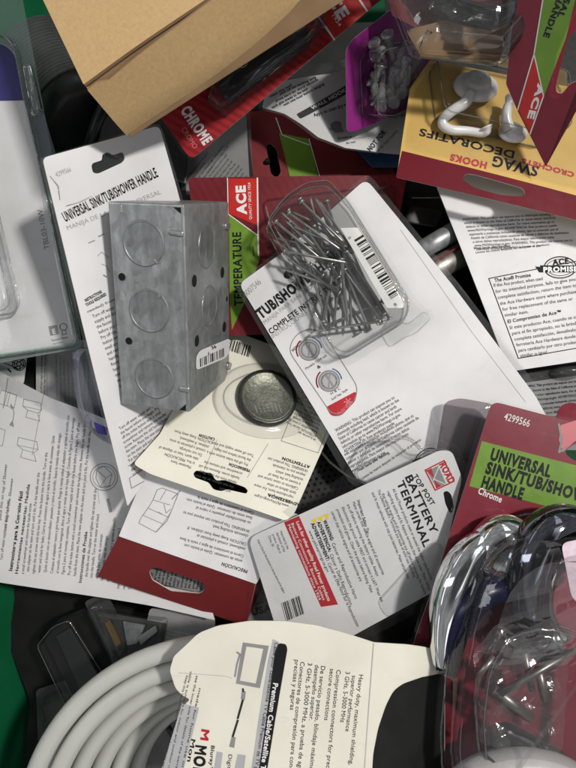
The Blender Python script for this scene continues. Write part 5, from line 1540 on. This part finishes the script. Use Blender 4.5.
    o = s.panel('lettered_reflection', rounded([(448, 560), (462, 534), (488, 524), (492, 530), (474, 548), (470, 570)], 3), 'white', ro, 0.2, 4.0)  # white lettered patch painted as a reflection in the dome
    k.build('reflected_lettering', 'fineink', o, 4.2)
handle_front()

# ================================================================== golden hook card, upside down
def hook_card():
    s = Sheet((397, 176, 16), (576, 219, 16), (411, 90, 10), wave(0.0008, 22, 20, 0.1))
    ro = s.root('hook_card', 'golden yellow and crimson card printed upside down, with white hooks', 'hang card')
    hole = rounded([(461, 180), (466, 174), (477, 176), (522, 189), (525, 195), (520, 197.5), (500, 196), (475, 189)], [3, 3, 2, 5, 3, 3, 2, 3])
    c = s.panel('card', rounded([(410, 88), (430, 60), (640, 100), (640, 236), (396, 177), (398, 168)], [2, 2, 2, 2, 2, 1]), 'yellow', ro, 0.7, holes=[hole])
    hole2 = hole
    s.panel('red_band', rounded([(402, 151), (640, 213), (640, 236.3), (395.8, 177.4), (398, 168)], [0.5, 1, 1, 1, 1]), 'crimson', c, 0.1, 0.14, holes=[hole2], edge='crimson')
    k = s.ink()
    k.text('SWAG', (538.5, 167.5), (492, 156.5), 10.5, 'bold', serif=True).text('DECORATIFS', (515, 152.5), (419.5, 128.5), 7.4, 'bold', serif=True)
    k.build('navy_lettering', 'navyink', c, 0.14)
    k = s.ink(); k.text('HOOKS', (487, 163.5), (450, 154.5), 6.8, 'heavy').text('CROCHETS', (574, 173.5), (521, 159), 5.0, 'heavy'); k.build('red_lettering', 'redink', c, 0.14)
    # clear bubbles with the hooks
    s.dome('blister', rounded([(428, 72), (440, 56), (560, 84), (562, 140), (545, 150), (436, 126)], 10), 'clear', ro, [(0, 0), (0.4, 6), (1.2, 13), (3, 15), (5, 15.4)], 0.5, 0.15, 6, rim=((0, 0.4), (2, 0.4)))
    s.panel('clear_sleeve', rounded([(414, 90), (434, 62), (640, 104), (640, 206), (404, 149)], 6), 'clear', ro, 0, 0.9)
    n = 30
    def hook(px, py, sc, lab, pts, r0):
        p = s.up(px, py, 2)
        ax = (s.N * 0.86 + s.V * 0.35 - s.U * 0.1).normalized()
        h = empty('swag_hook', p, lab, 'hook', 'white hooks in the golden card blister', ax.to_track_quat('Z', 'Y').to_matrix())
        q = sc
        me = lathe_mesh('base', [(0.0105 * q, 0), (0.0110 * q, 0.001), (0.0104 * q, 0.0026 * q), (0.0088 * q, 0.0036 * q), (0.0072 * q, 0.0036 * q), (0.0066 * q, 0.0050 * q), (0.0058 * q, 0.0062 * q), (0.003 * q, 0.0066 * q)], 40)
        new_obj('base', me, 'hookwhite', h)
        P3 = [s.up(a, b, z) for a, b, z in pts]
        # smooth the path
        path = []
        for i in range(len(P3) - 1):
            p0, p1, p2, p3 = P3[max(i - 1, 0)], P3[i], P3[i + 1], P3[min(i + 2, len(P3) - 1)]
            for t in (0, 0.2, 0.4, 0.6, 0.8):
                path.append(0.5 * ((2 * p1) + (p2 - p0) * t + (2 * p0 - 5 * p1 + 4 * p2 - p3) * t * t + (3 * p1 - p0 - 3 * p2 + p3) * t ** 3))
        path.append(P3[-1])
        m = len(path)
        rad = [r0 * (1.25 - 0.45 * i / m) if i < m - 5 else r0 * (0.85 + 0.20 * (i - m + 5)) for i in range(m)]
        rad[-1] = r0 * 1.0
        o = new_obj('hook_arm', tube_mesh('hook_arm', path, rad, 16), 'hookwhite'); attach(o, h)
    hook(475, 89, 1.15, 'white plastic swag hook, whole and nearest the yellow corner', [(470, 94, 8), (465, 103, 9), (455, 109, 8), (445, 117, 6), (443, 125, 5), (452, 130, 5), (468, 131, 5), (482, 133, 6), (487, 131, 8), (486, 126, 9)], 0.0026)
    hook(512, 134, 0.75, 'second white swag hook, half hidden by the upright red and green pack', [(509, 130, 6), (506, 118, 8), (508, 106, 9), (512, 98, 9)], 0.0026)
hook_card()

# ================================================================== magenta card with clear hooks
def magenta_card():
    s = Sheet((349, 128, 6), (404, 100, -8), (348, 44, 26))
    ro = s.root('anchor_card', 'magenta card tilted upright, with a bubble of small anchors and screws', 'hang card')
    s.panel('card', rounded([(347, 132), (346, 50), (352, 40), (398, 4), (440, -10), (440, 90), (405, 110), (356, 131)], [5, 6, 8, 3, 2, 2, 2, 3]), 'purple', ro, 0.6)
    s.dome('blister', rounded([(359, 60), (368, 50), (412, 40), (425, 96), (398, 117), (362, 117)], 7), 'clear', ro, [(0, 0), (0.4, 6), (1.0, 12), (2.6, 14)], 0.5, 0.4, 5, rim=((0, 0.35), (2, 0.35)))
    s.panel('flange', rounded([(352, 56), (360, 44), (410, 30), (430, 90), (400, 120), (355, 122)], 5), 'clear', ro, 0, 0.8)
    rr = random.Random(9)
    spots = [(372, 58, 395, 40), (378, 62, 384, 40), (372, 70, 376, 98), (380, 66, 372, 92), (392, 56, 390, 108), (396, 60, 396, 108), (384, 72, 380, 106), (372, 104, 384, 92), (402, 50, 404, 92), (388, 38, 392, 56),
             (404, 62, 398, 84), (368, 84, 378, 74), (400, 96, 408, 70), (380, 108, 390, 84), (404, 44, 396, 66), (410, 60, 404, 98), (376, 46, 384, 60), (394, 102, 404, 88)]
    prof = [(0.0004, 0), (0.0011, 0.0008), (0.0013, 0.004), (0.0017, 0.0044), (0.0014, 0.0062), (0.0019, 0.0066), (0.0016, 0.0085), (0.0021, 0.0089), (0.0019, 0.0115), (0.0030, 0.0118), (0.0030, 0.0128)]
    am = lathe_mesh('wall_anchor', prof, 12); am.materials.append(M['clearpin'])
    sp = []
    for q in range(7): sp += [(0.0008 + 0.0001 * q, 0.001 + q * 0.0012), (0.0013 + 0.0001 * q, 0.0016 + q * 0.0012)]
    sm = lathe_mesh('screw', [(0.0002, 0)] + sp + [(0.0013, 0.0102), (0.0032, 0.0122), (0.0032, 0.0128)], 12); sm.materials.append(M['nail'])
    for i, (x0, y0, x1, y1) in enumerate(spots):
        a, b = s.up(x0, y0, rr.uniform(2, 10)), s.up(x1, y1, rr.uniform(2, 10))
        d = (b - a).normalized()
        if rr.random() < 0.5: d = -d
        screw = i % 4 == 3
        o = bpy.data.objects.new('screw' if screw else 'wall_anchor', sm if screw else am); COL.objects.link(o)
        o.matrix_world = Matrix.Translation((a + b) / 2 - d * 0.008) @ d.to_track_quat('Z', 'Y').to_matrix().to_4x4() @ Matrix.Scale(1.25, 4)
        if screw: tag(o, 'small grey screw among the anchors in the magenta card bubble', 'screw', 'screws in the magenta card bubble')
        else: tag(o, 'small translucent white wall anchor in the magenta card bubble', 'wall anchor', 'wall anchors in the magenta card bubble')
magenta_card()

# ================================================================== bright red chrome-finish pack under the carton
def chrome_pack():
    s = Sheet((165, 122, 22), (378, 0, 30), (191, 159, 18))
    ro = s.root('chrome_finish_pack', 'bright red striped pack poking out from under the kraft carton', 'hang card')
    c = s.panel('card', rounded([(150, 100), (164, 122), (191, 160), (383, -2), (360, -60), (300, -40)], [2, 3, 8, 2, 2, 2]), 'brightred', ro, 0.7)
    k = s.ink(); k.text('CHROME', (180.5, 110.5), (204.5, 146), 11.0, 'heavy'); k.build('white_lettering', 'whiteink', c, 0.2)
    k = s.ink(); k.text('CROMO', (181, 129), (194, 149.5), 5.0, 'regular'); k.build('pink_lettering', 'pinkink', c, 0.2)
    k = s.ink(); k.poly([(316, 12), (334, 39), (368, 11), (350, -16)]); k.build('badge', 'logored', c, 0.12)
    k = s.ink(); k.line([(315, 12), (334.5, 40)], 2.0).line([(350, -14), (367, 11)], 2.0)
    k.text('ACE', (317, -14.5), (340.5, 21.5), 12.5, 'heavy').text('1924', (331, 15), (339, 27), 3.4)
    k.build('badge_lettering', 'whiteink', c, 0.22)
    s.panel('shell_flange', rounded([(148, 96), (160, 122), (190, 163), (390, -4), (360, -70), (300, -50)], [2, 3, 8, 2, 2, 2]), 'clear', ro, 0, 0.8)
    s.dome('blister', rounded([(206, 104), (222, 120), (262, 88), (314, 46), (330, 20), (300, 0), (220, 60)], 9), 'clearcrinkle', ro, [(0, 0), (0.5, 5), (1.5, 9), (3.5, 11)], 1.0, 0.4, 4)
    me = tube_mesh('chrome_bar', [s.up(222, 96, 5), s.up(305, 32, 5)], 0.006, 18)
    tag(new_obj('chrome_fitting', me, 'smoked'), 'dark chrome fitting inside the blister of the bright red pack', 'fitting')
chrome_pack()

# ================================================================== upright red and green pack, upper right
def upright_pack():
    s = Sheet((546, 168, 24), (590, 66, 58), (500, 68, 46))
    ro = s.root('upright_handle_pack', 'upright red and green handle pack leaning over the golden hook card', 'hang card')
    hole = rounded([(568, 38), (600, 0), (600, 70), (570, 84), (562, 94), (556, 92), (556, 84)], [4, 2, 2, 3, 5, 3, 4])
    c = s.panel('card', rounded([(546, 167), (518, 112), (506, 84), (512, 30), (530, -60), (640, -80), (600, 30)], [2, 2, 2, 2, 2, 2, 2]), 'redpack', ro, 0.7, holes=[hole])
    k = s.ink(); k.poly([(546, -20), (580, -20), (566, 38), (544, 96), (534, 54)]); k.build('green_panel', 'lime', c, 0.12)
    k = s.ink(); k.poly([(534, 56), (543.5, 96), (530, 133), (518.5, 110)]); k.build('badge', 'logored', c, 0.12)
    k = s.ink(); k.line([(546, -20), (534, 54), (543.5, 96)], 1.2).line([(534, 54), (517.5, 110)], 1.2).line([(543.5, 96), (530, 134)], 1.2); k.build('white_rule', 'whiteink', c, 0.2)
    k = s.ink(); k.text('UNIVERSAL', (582, -43), (557, 17), 6.4, 'heavy', up=(0.9, 0.3)).text('HANDLE', (558, -5), (543, 37), 6.4, 'heavy', up=(0.9, 0.3)); k.build('title_lettering', 'ink', c, 0.2)
    k = s.ink(); k.text('ACE', (538, 84), (527, 119), 7.0, 'heavy', up=(0.93, 0.2)); k.build('badge_lettering', 'whiteink', c, 0.22)
    s.panel('shell_flange', rounded([(546, 171), (514, 114), (498, 68), (504, 20), (520, -70), (650, -90), (610, 34)], [2, 2, 2, 2, 2, 2, 2]), 'clear', ro, 0, 0.8, holes=[rounded([(560, 50), (590, -20), (596, 60), (570, 88), (558, 97), (552, 92)], 3)])
    # the big bubble reaching left over the magenta card
    b = Sheet((413, 56, 44), (500, 65, 44), (392, -20, 52))
    o = b.dome('bubble', rounded([(372, -60), (388, 0), (412, 56), (418, 58), (500, 66), (530, 30), (540, -70)], [4, 3, 4, 4, 8, 8, 4]), 'shellclear', None, [(0, 0), (0.3, 5), (1.0, 10), (4, 13), (9, 14)], 0.0, 0.5, 15, rim=((0, 0.5), (1, 0.35))); attach(o, ro)
    cr = Sheet((413, 56, 47), (500, 65, 47), (392, -20, 54), lambda u, v: 0.0035 * abs(math.sin(u * 95 + v * 70)) + 0.003 * abs(math.sin(v * 120 - u * 60 + 1.0)) + 0.0015 * math.sin(u * 210))
    o = cr.panel('crumpled_film', rounded([(384, -40), (394, 0), (416, 50), (470, 44), (505, 30), (530, -30)], 4), 'film', None, 0, 0, cell=2.0); smooth(o.data, False); attach(o, ro)
    o = b.panel('backing_card', [(380, -60), (396, 6), (430, 24), (520, 18), (540, -60)], 'redplain', None, 0.5, -12); attach(o, ro)
    me = tube_mesh('handle_stub', [b.up(420, -22, -4), b.up(455, 10, -6), b.up(490, 20, -8), b.up(520, 6, -6)], [0.004, 0.006, 0.006, 0.005], 20)
    tag(new_obj('chrome_lever', me, 'smoked'), 'smoky chrome handle inside the bubble of the upright red pack', 'tap handle')
    o = b.panel('brown_insert', rounded([(408, 26), (470, 10), (516, 20), (502, 62), (424, 54)], 3), 'kraftdark', None, 0.4, -6); attach(o, ro)
upright_pack()

# ================================================================== kraft carton, nearest the lens
def carton():
    V, U1 = P(85, 86, 92), P(350, -97, 104)
    W1, W2 = P(2, -90, 68), P(131, 138, 64)
    W2U = P(431, -55, 78)
    W1U = W1 + (U1 - V)
    Bk = W2 + (W1 - V) * 0.9; BkU = Bk + (U1 - V)
    ro = empty('kraft_carton', P(131, 138, 64), 'plain brown kraft carton across the top of the heap', 'carton')
    o = new_obj('carton_body', hexa('carton_body', [V, U1, W1U, W1, W2, W2U, BkU, Bk], 0.0006), 'kraftdark'); attach(o, ro)
    lid = Sheet((85, 86, 92), (350, -97, 104), (2, -90, 68), lambda u, v: 0.0004 * math.sin(u * 60))
    n_up = lid.N
    o = lid.panel('lid_flap', rounded([(86, 87.5), (143, 47.3), (214.5, -2.5), (347, -95), (200, -260), (0, -92)], [1, 0, 0, 2, 2, 2]), 'kraft', None, 1.4, 2.0, edge='kraftdark'); attach(o, ro)
    fr = Sheet((85, 86, 92), (350, -97, 104), (131, 138, 64))
    lo = fr.loc(np.array([131.0]), np.array([138.0]))[0]; v0 = lo[1]
    fr.bend = lambda u, v: (-14.0 * max(0.0, (v0 + 0.013) - v) ** 2 if v < v0 + 0.013 else 0.0) + 0.0003 * math.sin(u * 50 + v * 40)
    o = fr.panel('front_wall', rounded([(86, 87.5), (95, 80.5), (107, 78), (137, 52.5), (207, 0.5), (348, -96), (436, -58), (345, 0), (240, 68), (139, 133), (132, 137), (127, 136)], [2, 1, 0.5, 0, 0, 2, 2, 0, 0, 5, 3, 3]), 'kraft', None, 1.4, 1.8, cell=2.5, edge='kraftdark'); attach(o, ro)
    o = fr.panel('tuck_flap', [(86, 86.5), (109, 78.5), (108, 84), (90, 91)], 'kraft', None, 0.6, 0.9, edge='kraftdark'); attach(o, ro)
    k = fr.ink()
    for i in range(10):
        x = 150 + i * 17 + (i % 3) * 4; y = 112 - i * 10.5 + (i % 2) * 5
        k.ring(x, y, 3.0 + (i % 3), 0.35, 0.8, 0.5, 200, 480)
    o2 = k.build('scuff_mark', 'kraftpale', None, 1.9); fr.place(o2); attach(o2, ro)
carton()
bpy.data.objects.remove(_fobj, do_unlink=True)
